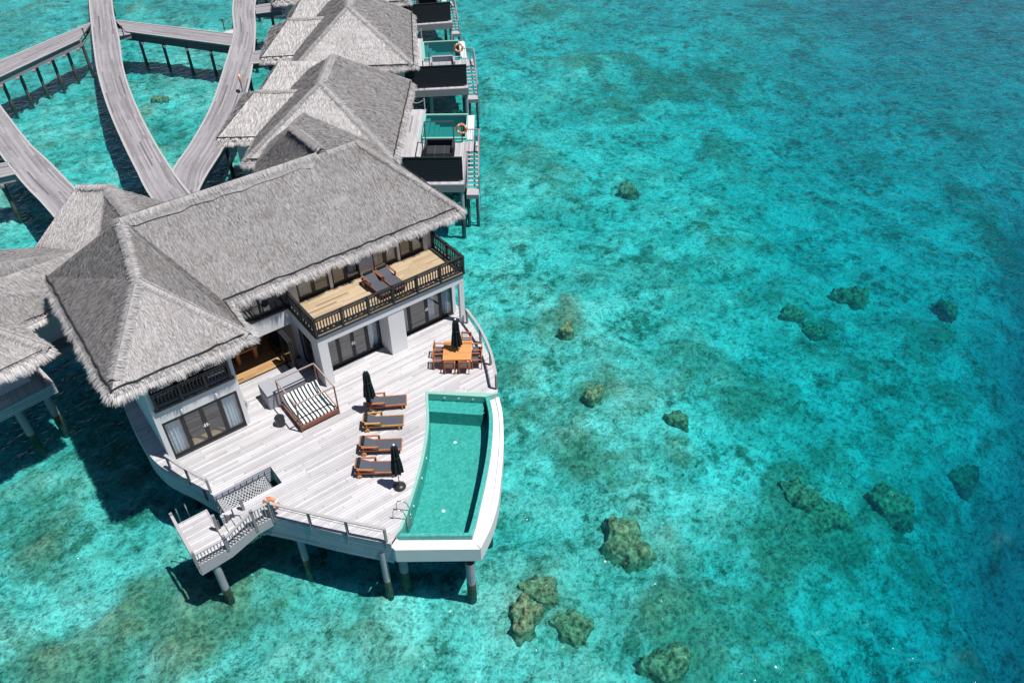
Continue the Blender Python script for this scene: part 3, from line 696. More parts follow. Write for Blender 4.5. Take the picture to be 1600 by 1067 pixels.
def life_ring(label, c, ax, ay, r=.31, group=None, post=None):
    t = thing('life_ring', label, 'life ring', c, 0, group)
    a, b = Vector(ax).normalized(), Vector(ay).normalized()
    m = MB(); m.torus((0, 0, 0), a, b, r, .085, 24, 8); o = m.build('ring', 'ring_orange', t, smooth=True)
    m = MB()
    for k in range(4):
        ang = k*math.pi/2+.4; d0 = a*math.cos(ang)+b*math.sin(ang); d1 = a*math.cos(ang+.28)+b*math.sin(ang+.28)
        m.tube([d0*r, (d0+d1)*.5*r*1.005, d1*r], .093, 8)
        m.build('band', 'ring_white', t); m = MB()
    m = MB(); az = a.cross(b); m.tube([(a*math.cos(q)+b*math.sin(q))*(r+.1+.03*math.cos(4*q)) for q in np.linspace(0, 6.283, 33)], .014, 5); m.build('grab_line', 'rope_pale', t)
    if post: 
        m = MB(); m.tube([Vector(q)-Vector(c) for q in post], .04, 6); m.build('stand', 'weathered_dark', t)
    return t
life_ring('orange life ring hung on the rail post at the top of the stairs', (4.86, 23.34, .72), (.75, -.66, 0), (0, .25, 1), .26)

# ------------------------------------------------------------------ swimming pool
pool = thing('swimming_pool', 'curved green tiled infinity pool with white outer wall on the terrace edge', 'pool', (12.5, 21.5, 0))
def inset(pts, d):
    o = []
    for i in range(len(pts)):
        a = Vector((*pts[max(i-1, 0)], 0)); b = Vector((*pts[min(i+1, len(pts)-1)], 0)); t = (b-a).normalized(); o.append((pts[i][0]+t.y*d, pts[i][1]-t.x*d))
    return o
RIM_R = [(p.x, p.y) for p in resample([(16.50, 23.42), (15.81, 22.18), (14.65, 20.74), (13.48, 19.5), (12.14, 18.22), (11.5, 17.62), (10.95, 17.15)], 24)]
LEDGE_R = [(p.x, p.y) for p in resample([(17.02, 23.30), (16.36, 22.12), (15.21, 20.55), (14.08, 19.22), (12.98, 18.02), (12.01, 17.2), (10.95, 16.55)], 24)]
WALL_L = (8.02, 18.92)
L_OUT = POOL_L; L_IN = inset(POOL_L, 0.13)
BK0, BK1 = POOL_L[-1], (16.96, 23.32)
bd = Vector((BK1[0]-BK0[0], BK1[1]-BK0[1], 0)).normalized(); bn = Vector((bd.y, -bd.x, 0))   # bn points back out? fixed below
if bn.dot(Vector((12.5-14, 21.5-25, 0))) < 0: bn = -bn
L_IN[-1] = (BK0[0]+bd.x*.17+bn.x*.17, BK0[1]+bd.y*.17+bn.y*.17)
RIM_IN = inset(RIM_R, 0.19)
mid_ = Vector((12.5, 21.5, 0))
if (Vector((*RIM_IN[10], 0))-mid_).length > (Vector((*RIM_R[10], 0))-mid_).length: RIM_IN = inset(RIM_R, -0.19)
FR0, FR1 = (8.47, 19.06), RIM_R[-1]          # front rim outer edge
fd = Vector((FR1[0]-FR0[0], FR1[1]-FR0[1], 0)).normalized(); fn = Vector((-fd.y, fd.x, 0))
L_IN[0] = (FR0[0]+fd.x*.12+fn.x*.16, FR0[1]+fd.y*.12+fn.y*.16)
L_IN = [L_IN[0]]+[p for p in L_IN[1:] if (p[0]-L_IN[0][0])*fn.x+(p[1]-L_IN[0][1])*fn.y > 0.05]
RIM_IN[-1] = (FR1[0]-fd.x*.17+fn.x*.16, FR1[1]-fd.y*.17+fn.y*.16)
RIM_IN[0] = (RIM_R[0][0]-bd.x*.19+bn.x*.06, RIM_R[0][1]-bd.y*.19+bn.y*.06)
INNER = L_IN+RIM_IN          # up the left side, across the back, down the right side
DEPTH = -1.25
mb = MB(); mb.prism(INNER, DEPTH-.1, DEPTH, bottom=True)
mb.wall_strip(INNER+[INNER[0]], DEPTH, -0.342, 0.05)
# bench along the back
s0, s1 = Vector((13.80, 25.03, 0)), Vector((16.22, 23.22, 0))
s0 = Vector((L_IN[-1][0], L_IN[-1][1], 0))+bn*.72; s1 = Vector((RIM_IN[0][0], RIM_IN[0][1], 0))+bn*.72
mb.prism([(L_IN[-1][0]-.0, L_IN[-1][1]), (RIM_IN[0][0], RIM_IN[0][1]), (s1.x-.18, s1.y), (s0.x-.1, s0.y)], DEPTH+.004, -.45)
sub(mb, 'basin', 'pool_tile', pool)
mb = MB(); mb.prism([(L_IN[-1][0]+bn.x*.64, L_IN[-1][1]+bn.y*.64), (RIM_IN[0][0]+bn.x*.64, RIM_IN[0][1]+bn.y*.64), (s1.x-.18, s1.y), (s0.x-.1, s0.y)], -.449, -.43); sub(mb, 'bench_nosing', 'pool_tile', pool)
def strip_poly(a, b): return list(a)+list(b)[::-1]
mb = MB(); mb.prism(strip_poly(L_OUT[1:]+[BK1], L_IN[1:]+[RIM_IN[0]]), -.34, .025); sub(mb, 'coping', 'coping_tile', pool)
mb = MB(); mb.prism(strip_poly(RIM_R+[FR0], RIM_IN+[L_IN[0]]), -.34, -.012); sub(mb, 'infinity_edge', 'pool_tile', pool)
# white overflow ledge, curb and outer wall
FO0, FO1 = (8.08, 18.74), LEDGE_R[-1]
led = MB(); led.prism(strip_poly(LEDGE_R+[FO0], RIM_R+[FR0]), -1.14, -.30); 
led.prism([(8.03, 18.95), (8.47, 19.2), FR0, FO0], -1.14, -.25)
led.prism([RIM_R[0], BK1, LEDGE_R[0]], -1.14, -.28)
sub(led, 'overflow_ledge', 'pool_white', pool)
CURB_IN = [(LEDGE_R[i][0]*.62+RIM_R[i][0]*.38, LEDGE_R[i][1]*.62+RIM_R[i][1]*.38) for i in range(24)]
mb = MB(); mb.prism(strip_poly(LEDGE_R, CURB_IN), -.299, -.235); sub(mb, 'curb', 'pool_white', pool)
mb = MB(); mb.prism([(9.2, 19.2), (13.6, 24.2), (16.2, 22.6), (13.2, 19.0), (10.9, 17.3)], -1.5, -1.36); sub(mb, 'pool_underside', 'weathered_dark', pool)
mb = MB(); mb.prism(INNER, -.06, -.035, bottom=False, sides=False); sub(mb, 'pool_surface', 'pool_water', pool)
for x, y in ((10.62, 16.95), (8.6, 19.3), (13.2, 19.2), (15.3, 21.5), (11.6, 21), (13.8, 23.4)):
    sub(pile(x, y, -1.36, .2), 'pile', 'pile_concrete', pool)
def disc(c, r, n=10):
    m = MB(); m.lathe([(r, 0), (r*.9, .012)], c, n); return m
for px, py in ((711, 691), (693, 798)): q = P(px, py, DEPTH); sub(disc((q.x, q.y, DEPTH+.002), .09), 'drain', 'ring_white', pool)
for k in (.28, .53, .78):
    q = Vector((*L_IN[-1], 0)).lerp(Vector((*RIM_IN[0], 0)), k)+bn*.012; m = MB(); m.tube([(q.x, q.y, -.2), (q.x+bn.x*.02, q.y+bn.y*.02, -.2)], .06, 10); sub(m, 'pool_light', 'ring_white', pool)
for k in (9, 5, 12):
    q = L_IN[k]; m = MB(); m.tube([(q[0]+.0, q[1], -.5), (q[0]+.03, q[1]-.02, -.5)], .06, 10); sub(m, 'pool_light', 'ring_white', pool)
lad = thing('pool_ladder', 'bent steel pool ladder with two hoop handles at the near left pool edge', 'ladder', (9.1, 19.9, 0))
for s_ in (0, 1):
    b0 = Vector((8.78+.36*s_, 19.95+.30*s_, 0)); dv = Vector((.62, -.60, 0)).normalized(); m = MB()
    m.tube([b0, b0+Vector((0, 0, .45))+dv*.02, b0+dv*.08+Vector((0, 0, .62)), b0+dv*.25+Vector((0, 0, .68)), b0+dv*.48+Vector((0, 0, .55)), b0+dv*.58+Vector((0, 0, .2)), b0+dv*.60+Vector((0, 0, -1.0))], .022, 8)
    sub(m, 'handle', 'steel', lad, smooth=True)
for z in (-.25, -.5, -.75):
    m = MB(); b0 = Vector((8.78, 19.95, z))+Vector((.62, -.60, 0)).normalized()*.6; m.bar(b0, b0+Vector((.36, .30, 0)), .08, .03); sub(m, 'step', 'steel', lad)

# ------------------------------------------------------------------ villa
villa = thing('villa', 'two storey white villa with big grey thatched roof and black balcony over the terrace', 'villa', (10, 33, 0))
def vp(mb, name, m, parent=None, **k): return sub(mb, name, m, parent or villa, **k)
def sub2(mb, name, m, part, **k):
    """sub-part: world coordinates under a part that itself hangs under a thing"""
    o = mb.build(name, m, **k); o.parent = part; root = part.parent
    o.matrix_parent_inverse = (Matrix.LocRotScale(root.location, root.rotation_euler, None) @ part.matrix_parent_inverse).inverted(); return o
FL2 = 3.4; EZ = 5.3
w = MB()
# left room: piers, band, side walls
w.box(2.4, 2.62, 29.1, 29.35, 0, EZ); w.box(6.12, 6.32, 29.1, 29.35, 0, EZ); w.box(2.62, 6.12, 29.1, 29.35, 2.32, 3.30)
w.box(2.4, 2.6, 29.35, 39, 0, EZ); w.box(6.12, 6.32, 29.35, 32.0, 0, EZ)
w.box(2.6, 19.1, 38.8, 39, 0, EZ)
# lounge beam, side wall of the balcony block
w.box(6.32, 10.4, 32.0, 32.25, 2.35, 3.36)
w.box(10.4, 10.62, 29.05, 29.45, 0, 3.28); w.box(10.4, 10.62, 29.45, 32.25, 2.45, 3.28); w.box(10.4, 10.62, 29.45, 29.95, 0, 2.45); w.box(10.4, 10.62, 31.75, 32.25, 0, 2.45)
# balcony beam, corner pier, pier between the door sets, recessed wall
w.box(10.62, 19.05, 29.05, 29.28, 2.72, 3.28); w.box(10.62, 10.9, 29.05, 29.35, 0, 2.72)
w.box(14.33, 15.28, 29.08, 30.05, 0, 2.72)
w.box(10.62, 11.0, 30.05, 30.25, 0, 3.28); w.box(14.3, 15.72, 30.05, 30.25, 0, 3.28); w.box(18.9, 19.1, 30.05, 32.0, 0, 3.28); w.box(18.9, 19.1, 32.0, 39, 0, EZ); w.box(11.0, 14.3, 30.05, 30.25, 2.6, 3.28); w.box(15.72, 18.9, 30.05, 30.25, 2.6, 3.28)
w.box(18.76, 19.04, 29.06, 29.26, 0, 2.72)
# upper wall
w.box(11.0, 18.5, 32.0, 32.2, 5.22, 5.34); w.box(10.4, 11.0, 32.0, 32.2, FL2, 5.3); w.box(14.55, 15.35, 32.0, 32.2, FL2, 5.3); w.box(18.5, 18.9, 32.0, 32.2, FL2, 5.3)
w.box(12.78, 12.95, 32.0, 32.2, FL2, 5.3); w.box(16.85, 17.0, 32.0, 32.2, FL2, 5.3)
vp(w, 'wall', 'white_plaster')
w = MB(); w.box(10.3, 10.5, 32.25, 38.8, 0, EZ); w.box(6.2, 6.3, 32.3, 38.8, 0, EZ); w.box(2.6, 10.3, 36.5, 36.6, 0, EZ); w.box(10.62, 18.9, 34.9, 35, 0, EZ); vp(w, 'partition', 'room_wall')
m = MB(); m.box(18.9, 19.02, 29.28, 30.05, 2.72, 3.28); m.box(10.62, 18.9, 29.28, 30.05, 2.74, 2.8); vp(m, 'soffit', 'white_plaster')
m = MB(); m.box(2.6, 6.2, 29.35, 36.5, .005, .03); m.box(6.3, 10.4, 32.06, 36.5, .005, .03); m.box(10.62, 18.9, 30.25, 34.9, .005, .03); vp(m, 'room_floor', 'room_boards')
m = MB(); m.box(2.6, 10.4, 32.25, 36.5, 3.2, 3.38); m.box(2.6, 6.12, 29.4, 32.25, 3.2, 3.31); m.box(10.62, 18.9, 32.2, 34.9, 3.2, 3.38); vp(m, 'upper_floor', 'room_boards')
m = MB(); m.box(10.38, 19.08, 28.99, 32.0, 3.29, FL2); vp(m, 'balcony_floor', 'balcony_boards')
m = MB(); m.box(10.34, 19.12, 28.95, 28.99, 3.26, 3.36); m.box(10.34, 10.38, 28.99, 32.0, 3.26, 3.36); m.box(19.08, 19.12, 28.99, 32, 3.26, 3.36); vp(m, 'edge_trim', 'dark_frame')
m = MB(); m.box(6.32, 10.34, 31.97, 32.0, 3.30, 3.40); vp(m, 'edge_trim', 'dark_frame')
m = MB(); m.box(6.32, 10.4, 32.0, 32.06, 0.0, 0.045); vp(m, 'threshold', 'dark_frame')

def balustrade(label_part, a, b, z, h=.98, posts=6, lattice=True, parent=None):
    a, b = Vector((*a, z)), Vector((*b, z)); d = (b-a); L = d.length; d.normalize(); up = Vector((0, 0, 1))
    m = MB(); m.bar(a+up*h, b+up*h, .13, .06); m.bar(a+up*(h-.14), b+up*(h-.14), .05, .05); m.bar(a+up*.30, b+up*.30, .05, .05); m.bar(a+up*.07, b+up*.07, .05, .06)
    for k in range(posts+1): q = a+d*(L*k/posts); m.bar(q, q+up*(h+.03), .12, .12)
    n = int(L/.155)
    for k in range(1, n): q = a+d*(L*k/n); m.bar(q+up*.30, q+up*(h-.14), .05, .05)
    if lattice:
        n = int(L/.30)
        for k in range(n):
            p0, p1 = a+d*(L*k/n), a+d*(L*(k+1)/n); m.bar(p0+up*.08, p1+up*.29, .035, .035); m.bar(p0+up*.29, p1+up*.08, .035, .035)
    return vp(m, label_part, 'dark_frame', parent)
balustrade('balcony_railing', (10.43, 29.02), (19.04, 29.02), FL2, posts=6)
balustrade('balcony_railing', (10.43, 29.14), (10.43, 31.92), FL2, posts=2)
balustrade('balcony_railing', (19.04, 29.14), (19.04, 31.92), FL2, posts=2)
balustrade('window_railing', (2.68, 29.04), (6.06, 29.04), 3.18, .95, posts=3, lattice=False)
m = MB(); m.box(2.55, 6.2, 28.98, 29.1, 3.10, 3.22); vp(m, 'railing_base', 'dark_frame')

def door_set(x0, x1, y, z0, z1, n, splits=None, handles=(1,), name='door', fw=.10):
    """row of dark framed glazed leaves; each leaf a part with pane and handle below it"""
    xs = splits or [x0+(x1-x0)*k/n for k in range(n+1)]
    fr = MB(); fr.box(x0, x1, y-.05, y+.06, z1-.09, z1); vp(fr, name+'_head', 'dark_frame')
    fr = MB(); fr.box(x0, x1, y-.12, y+.10, z0, z0+.06); vp(fr, name+'_sill', 'dark_frame')
    for k in range(n):
        a, b = xs[k], xs[k+1]; m = MB(); zb, zt = z0+.06, z1-.09
        m.box(a+.004, a+fw, y-.03, y+.03, zb, zt); m.box(b-fw, b-.004, y-.03, y+.03, zb, zt); m.box(a+fw, b-fw, y-.03, y+.03, zb, zb+.13); m.box(a+fw, b-fw, y-.03, y+.03, zt-.09, zt)
        leaf = vp(m, name, 'dark_frame')
        g = MB(); g.box(a+fw, b-fw, y-.008, y+.008, zb+.13, zt-.09); sub2(g, 'pane', 'glass', leaf)
        if k in handles:
            for xx in (b-fw*.5,):
                h = MB(); h.box(xx-.03, xx+.03, y-.05, y-.03, zb+.95, zb+1.15); h.bar((xx, y-.075, zb+1.05), (xx-.1, y-.075, zb+1.05), .02, .02); sub2(h, 'handle', 'brass', leaf)
        if k-1 in handles:
            xx = a+fw*.5; h = MB(); h.box(xx-.03, xx+.03, y-.05, y-.03, zb+.95, zb+1.15); h.bar((xx, y-.075, zb+1.05), (xx+.1, y-.075, zb+1.05), .02, .02); sub2(h, 'handle', 'brass', leaf)
door_set(2.62, 6.12, 29.17, 0, 2.32, 4, (1,) and None, handles=(1,))
door_set(11.0, 14.3, 30.1, 0, 2.6, 4, None, handles=(1,))
door_set(15.72, 18.9, 30.1, 0, 2.6, 4, [15.72, 16.1, 17.2, 18.1, 18.9], handles=(1,))
door_set(11.0, 12.78, 32.08, FL2, 5.22, 2, None, handles=(0,), name='balcony_door'); door_set(12.95, 14.55, 32.08, FL2, 5.22, 2, None, handles=(0,), name='balcony_door')
door_set(15.35, 16.85, 32.08, FL2, 5.22, 2, None, handles=(0,), name='balcony_door'); door_set(17.0, 18.5, 32.08, FL2, 5.22, 2, None, handles=(0,), name='balcony_door')
door_set(2.62, 6.12, 29.26, 3.31, EZ, 3, None, handles=(), name='upper_window')
door_set(6.32, 10.38, 32.12, 3.38, EZ, 3, [6.32, 7.9, 9.0, 10.38], handles=(), name='upper_window', fw=.06)
# sliding glass in the side wall, and the folded doors standing open
def side_leaf(x, y0, y1, z0, z1, name, fw=.09):
    m = MB(); m.box(x-.03, x+.03, y0, y0+fw, z0, z1); m.box(x-.03, x+.03, y1-fw, y1, z0, z1); m.box(x-.03, x+.03, y0+fw, y1-fw, z0, z0+.12); m.box(x-.03, x+.03, y0+fw, y1-fw, z1-.1, z1)
    leaf = vp(m, name, 'dark_frame'); g = MB(); g.box(x-.008, x+.008, y0+fw, y1-fw, z0+.12, z1-.1); sub2(g, 'pane', 'glass', leaf)
side_leaf(10.48, 29.96, 30.85, 0.02, 2.44, 'sliding_door'); side_leaf(10.55, 30.75, 31.74, 0.02, 2.44, 'sliding_door')
for k in range(3): side_leaf(9.55+.09*k, 30.75, 31.95, .01, 2.3, 'folding_door')
def wall_lamp(x, y, z): 
    m = MB(); m.lathe([(.045, -.1), (.06, -.06), (.06, .1), (.045, .12)], (x, y-.07, z), 10); vp(m, 'wall_lamp', 'ring_white')
wall_lamp(3.6, 29.08, 2.62); wall_lamp(5.2, 29.08, 2.62)

# curtains: each hangs on its own
def curtain(x0, x1, y, z0, z1, label, axis='x', mat='curtain'):
    t = thing('curtain', label, 'curtain', ((x0+x1)/2, y, z0), 0, 'white curtains behind the glass')
    m = MB(); n = max(8, int((x1-x0)/.035)); vs = []
    for i in range(n+1):
        x = x0+(x1-x0)*i/n; dy = .045*math.sin(i*1.35)+.02*math.sin(i*.53+1)
        for z, k in ((z0, 1.25), (z1, .8)):
            xx = (x-(x0+x1)/2)*(1 if z == z1 else .93)+(x0+x1)/2
            vs += [(xx, y+dy*k-.004, z), (xx, y+dy*k+.004, z)]
    fs = []
    for i in range(n): k = 4*i; j = k+4; fs += [(k, j, j+2, k+2), (j+1, k+1, k+3, j+3)]
    m.add(vs, fs); sub(m, 'cloth', mat, t)
    m = MB(); m.tube([(x0-.05, y, z1+.02), (x1+.05, y, z1+.02)], .02, 6); sub(m, 'rod', 'dark_frame', t)
curtain(2.72, 3.45, 29.36, .05, 2.2, 'left white curtain behind the shaded ground floor doors')
curtain(5.28, 6.02, 29.36, .05, 2.2, 'right white curtain behind the shaded ground floor doors')
curtain(13.45, 14.2, 30.32, .05, 2.5, 'pale curtain at the right of the doors nearer the daybed')
curtain(15.78, 16.15, 30.32, .05, 2.5, 'narrow pale curtain beside the white pier, in the dining side doors')
curtain(17.35, 17.85, 30.32, .05, 2.5, 'half drawn curtain in the middle of the dining side doors')
curtain(18.1, 18.85, 30.32, .05, 2.5, 'wide pale curtain at the seaward end of the dining side doors')
curtain(2.8, 3.7, 29.45, 3.4, 5.1, 'left curtain behind the small black window railing'); curtain(5.0, 5.95, 29.45, 3.4, 5.1, 'right curtain behind the small black window railing')
for a, b, l in ((11.15, 12.05, 'leftmost upstairs curtain by the balcony corner'), (14.0, 14.5, 'upstairs curtain left of the two balcony loungers'), (15.4, 15.8, 'upstairs curtain just behind the balcony loungers'), (16.4, 16.82, 'upstairs curtain right of the balcony loungers'), (17.75, 18.45, 'upstairs curtain at the seaward end of the balcony')):
    curtain(a, b, 32.32, 3.45, 5.15, l)

# roof of the villa -------------------------------------------------
RY, RZ = 35.4, 9.0
LF, LB = (1.32, 28.8, EZ), (1.34, 39.1, EZ); FRc = (7.3, 28.8, EZ); V = (7.36, 31.8, EZ); RC = (20.85, 31.8, EZ)
Pk = (4.9, RY, RZ); Wk = (4.28, 32.6, 7.5); Q_ = (14.7, RY, RZ); N_ = (15.15, RY+.02, RZ-.02); K_ = (17.05, RY, RZ); RB = (20.85, 39.0, EZ)
rf = MB()
roof_face(rf, [LF, FRc, Wk], 1.06, 210); roof_face(rf, [FRc, V, Pk, Wk], .60, 210); roof_face(rf, [V, RC, K_, Pk], .88, 210)  # brightness of each slope put into its straw tone
roof_face(rf, [LF, Wk, LB], .56, 200); roof_face(rf, [LB, Wk, Pk], .53, 200)  # left slopes darkened in colour to deepen their shade
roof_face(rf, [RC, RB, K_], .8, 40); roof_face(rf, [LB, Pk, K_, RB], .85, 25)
villa_roof = vp(rf, 'roof', 'thatch')
rc = MB(); ridge_cap(rc, (Pk[0]-.05, Pk[1]-.1, Pk[2]), (14.7, RY, RZ+.03), .36, 1.1, slope=.95); ridge_cap(rc, (N_[0]+.1, RY, RZ-.04), K_, .36, 1.0, slope=.95); ridge_cap(rc, Pk, Wk, .3, 1.1, slope=.6); ridge_cap(rc, Wk, FRc, .22, 1.08); ridge_cap(rc, K_, RC, .2, .95)
ridge_cap(rc, (LF[0]*.9+Wk[0]*.1, LF[1]*.9+Wk[1]*.1, LF[2]*.9+Wk[2]*.1), Wk, .3, 1.05)
sub2(rc, 'ridge_cap', 'thatch', villa_roof)
fr = MB(); fringe(fr, [LB, LF], [(-1, 0)], 170); fringe(fr, [LF, FRc], [(0, -1)], 190); fringe(fr, [FRc, V], [(1, 0)], 170); fringe(fr, [V, RC], [(0, -1)], 190); fringe(fr, [RC, RB], [(1, 0)], 110)
sub2(fr, 'eave_fringe', 'thatch', villa_roof)
cb = MB(); eave_cable(cb, [LB, LF, FRc, V, RC, RB]); sub2(cb, 'eave_cable', 'cable', villa_roof)
m = MB(); m.prism([(2.0, 29.5), (6.7, 29.5), (6.7, 32.6), (20.2, 32.6), (20.2, 38.5), (2.0, 38.5)], EZ-.16, EZ-.10); vp(m, 'ceiling', 'weathered_dark')
# cross wing behind the main ridge
xr = MB(); AN, AF = (15.2, 39.2, 9.0), (18.7, 45.6, 6.4); ER = (21.15, 41.2, EZ); BL = (13.5, 41.3, 6.5); BL2 = (11.6, 38.6, EZ); 
roof_face(xr, [(15.15, RY, 9.0), AN, AF, ER, (20.2, 36.6, 5.7)], .72, 150); roof_face(xr, [(15.15, RY, 9.0), AN, BL, BL2, (11.9, 36.0, 6.6)], .52, 150); roof_face(xr, [AN, AF, (16.0, 45.6, EZ), BL], .7, 25)  # left slope has its shade put into the tone
rear = vp(xr, 'rear_roof', 'thatch'); m = MB(); ridge_cap(m, (15.15, RY+.3, 9.0), AN, .26, 1.0); ridge_cap(m, AN, AF, .16, .9); sub2(m, 'ridge_cap', 'thatch', rear)
m = MB(); fringe(m, [(20.3, 36.8, 5.6), ER], [(.95, -.2)], 110); fringe(m, [ER, AF], [(.9, .3)], 60); sub2(m, 'eave_fringe', 'thatch', rear)
m = MB(); m.box(13.6, 18.2, 39.01, 42.5, -.0, 4.8); vp(m, 'rear_wall', 'white_plaster')
# entrance pavilion roof at the back left, square to the boardwalk
TL, TR = (4.78, 45.3, 6.3), (6.15, 44.3, 6.3); pz = 3.6
lL = P(36, 413, pz); lR = P(100, 413, pz); lR2 = P(150, 411, pz); vb = P(134, 385, 4.0)
pv = MB(); dB = E2*7.0
bk = Vector(lL)+dB*0.75; 
roof_face(pv, [tuple(lL), tuple(lR2), (4.4, 41.6, 4.1), TR, TL], 1.06, 150)
roof_face(pv, [TR, (4.4, 41.6, 4.1), (3.0, 39.0, 3.9), (6.2, 37.6, 6.3)], .60, 150)  # link slope facing left, shade put into the straw colour
roof_face(pv, [TR, (9.4, 45.2, 3.5), (9.4, 38.0, 3.5), (6.2, 37.6, 6.3)], .72, 60)
roof_face(pv, [tuple(lL), TL, tuple(bk)], .6, 30); roof_face(pv, [TL, TR, (9.4, 45.2, 3.5), tuple(bk)], .7, 30)
pav = vp(pv, 'entrance_roof', 'thatch')
m = MB(); ridge_cap(m, TL, TR, .28, 1.08); ridge_cap(m, TR, (6.2, 38.2, 6.3), .42, 1.12); sub2(m, 'ridge_cap', 'thatch', pav)
m = MB(); od = -E2; fringe(m, [tuple(lL), tuple(lR2)], [od], 150); fringe(m, [tuple(bk), tuple(lL)], [-E1], 60); sub2(m, 'eave_fringe', 'thatch', pav)
m = MB(); eave_cable(m, [tuple(lL), tuple(lR2)], .025); sub2(m, 'eave_cable', 'cable', pav)
m = MB(); c = (Vector(lL)+E1*4+E2*3.5); m.obox((c.x, c.y, 1.6), E1*3.2, E2*2.6, (0, 0, 1.6)); vp(m, 'entrance_wall', 'white_plaster')

# things inside the open lounge and upstairs, seen past the eaves
t = thing('console_table', 'long pale wood console table standing in the open lounge', 'table', (7.4, 33.6, .03), 0)
m = MB(); m.box(6.45, 8.7, 33.3, 33.9, .74, .82); sub(m, 'top', 'teak_pale', t)
for x in (6.6, 7.6, 8.55): m = MB(); m.box(x-.09, x+.09, 33.35, 33.85, .03, .74); sub(m, 'leg', 'teak_pale', t)
t = thing('sofa', 'dark sofa in the shaded lounge behind the console table', 'sofa', (8.3, 35.3, .03))
m = MB(); m.box(7.3, 9.3, 34.9, 35.9, .1, .42); sub(m, 'seat', 'sofa', t); m = MB(); m.box(7.3, 9.3, 35.75, 36.05, .42, .85); sub(m, 'backrest', 'sofa', t)
for x in (7.3, 9.1): m = MB(); m.box(x, x+.2, 34.9, 35.75, .42, .62); sub(m, 'armrest', 'sofa', t)
t = thing('armchair', 'dark armchair beside the folded lounge doors', 'armchair', (9.9, 33.3, .03))
m = MB(); m.box(9.55, 10.25, 32.9, 33.6, .12, .42); sub(m, 'seat', 'sofa', t); m = MB(); m.box(9.55, 10.25, 33.6, 33.75, .12, .9); sub(m, 'backrest', 'sofa', t)
for x in (9.45, 10.25): m = MB(); m.box(x, x+.1, 32.9, 33.75, .12, .62); sub(m, 'armrest', 'sofa', t)
t = thing('floor_lamp', 'floor lamp with pale cone shade in the dark lounge corner', 'lamp', (10.0, 34.3, .03))
m = MB(); m.lathe([(.16, 0), (.16, .03), (.02, .05), (.015, 1.35)], (10.0, 34.3, .03), 12); sub(m, 'stand', 'dark_frame', t); m = MB(); m.lathe([(.26, 1.3), (.12, 1.75)], (10.0, 34.3, .03), 14); sub(m, 'lamp_shade', 'lamp_shade', t)
t = thing('bed', 'bed with grey linen seen through the shaded ground floor doors', 'bed', (4.3, 32.6, .03))
m = MB(); m.box(3.3, 5.3, 31.5, 33.7, .05, .3); sub(m, 'bed_frame', 'teak_pale', t); m = MB(); m.box(3.34, 5.26, 31.54, 33.6, .3, .58); sub(m, 'mattress', 'bed_linen', t)
for x in (3.85, 4.75): m = MB(); m.box(x-.3, x+.3, 33.1, 33.55, .58, .74); sub(m, 'pillow', 'curtain', t)
t = thing('round_chair', 'dark round backed chair in the upstairs window beside the balcony', 'chair', (9.2, 32.9, FL2))
m = MB(); m.lathe([(.33, .36), (.36, .42), (.34, .48)], (9.2, 32.9, FL2), 16); sub(m, 'seat', 'sofa', t); m = MB(); m.lathe([(.02, 0), (.02, .36)], (9.2, 32.9, FL2), 8); sub(m, 'leg', 'dark_frame', t)
m = MB(); m.tube([(9.2+.36*math.cos(a), 32.9+.36*math.sin(a), FL2+.65) for a in np.linspace(.2, 2.9, 9)], .12, 8); sub(m, 'backrest', 'sofa', t)
t = thing('folding_table', 'small dark table with crossed legs in the upstairs window', 'table', (7.9, 32.8, FL2))
m = MB(); m.box(7.35, 8.45, 32.5, 33.1, FL2+.7, FL2+.74); sub(m, 'top', 'room_dark', t)
for x in (7.4, 8.4):
    m = MB(); m.bar((x, 32.52, FL2), (x, 33.08, FL2+.7), .05, .05); m.bar((x, 33.08, FL2), (x, 32.52, FL2+.7), .05, .05); sub(m, 'leg', 'room_dark', t)

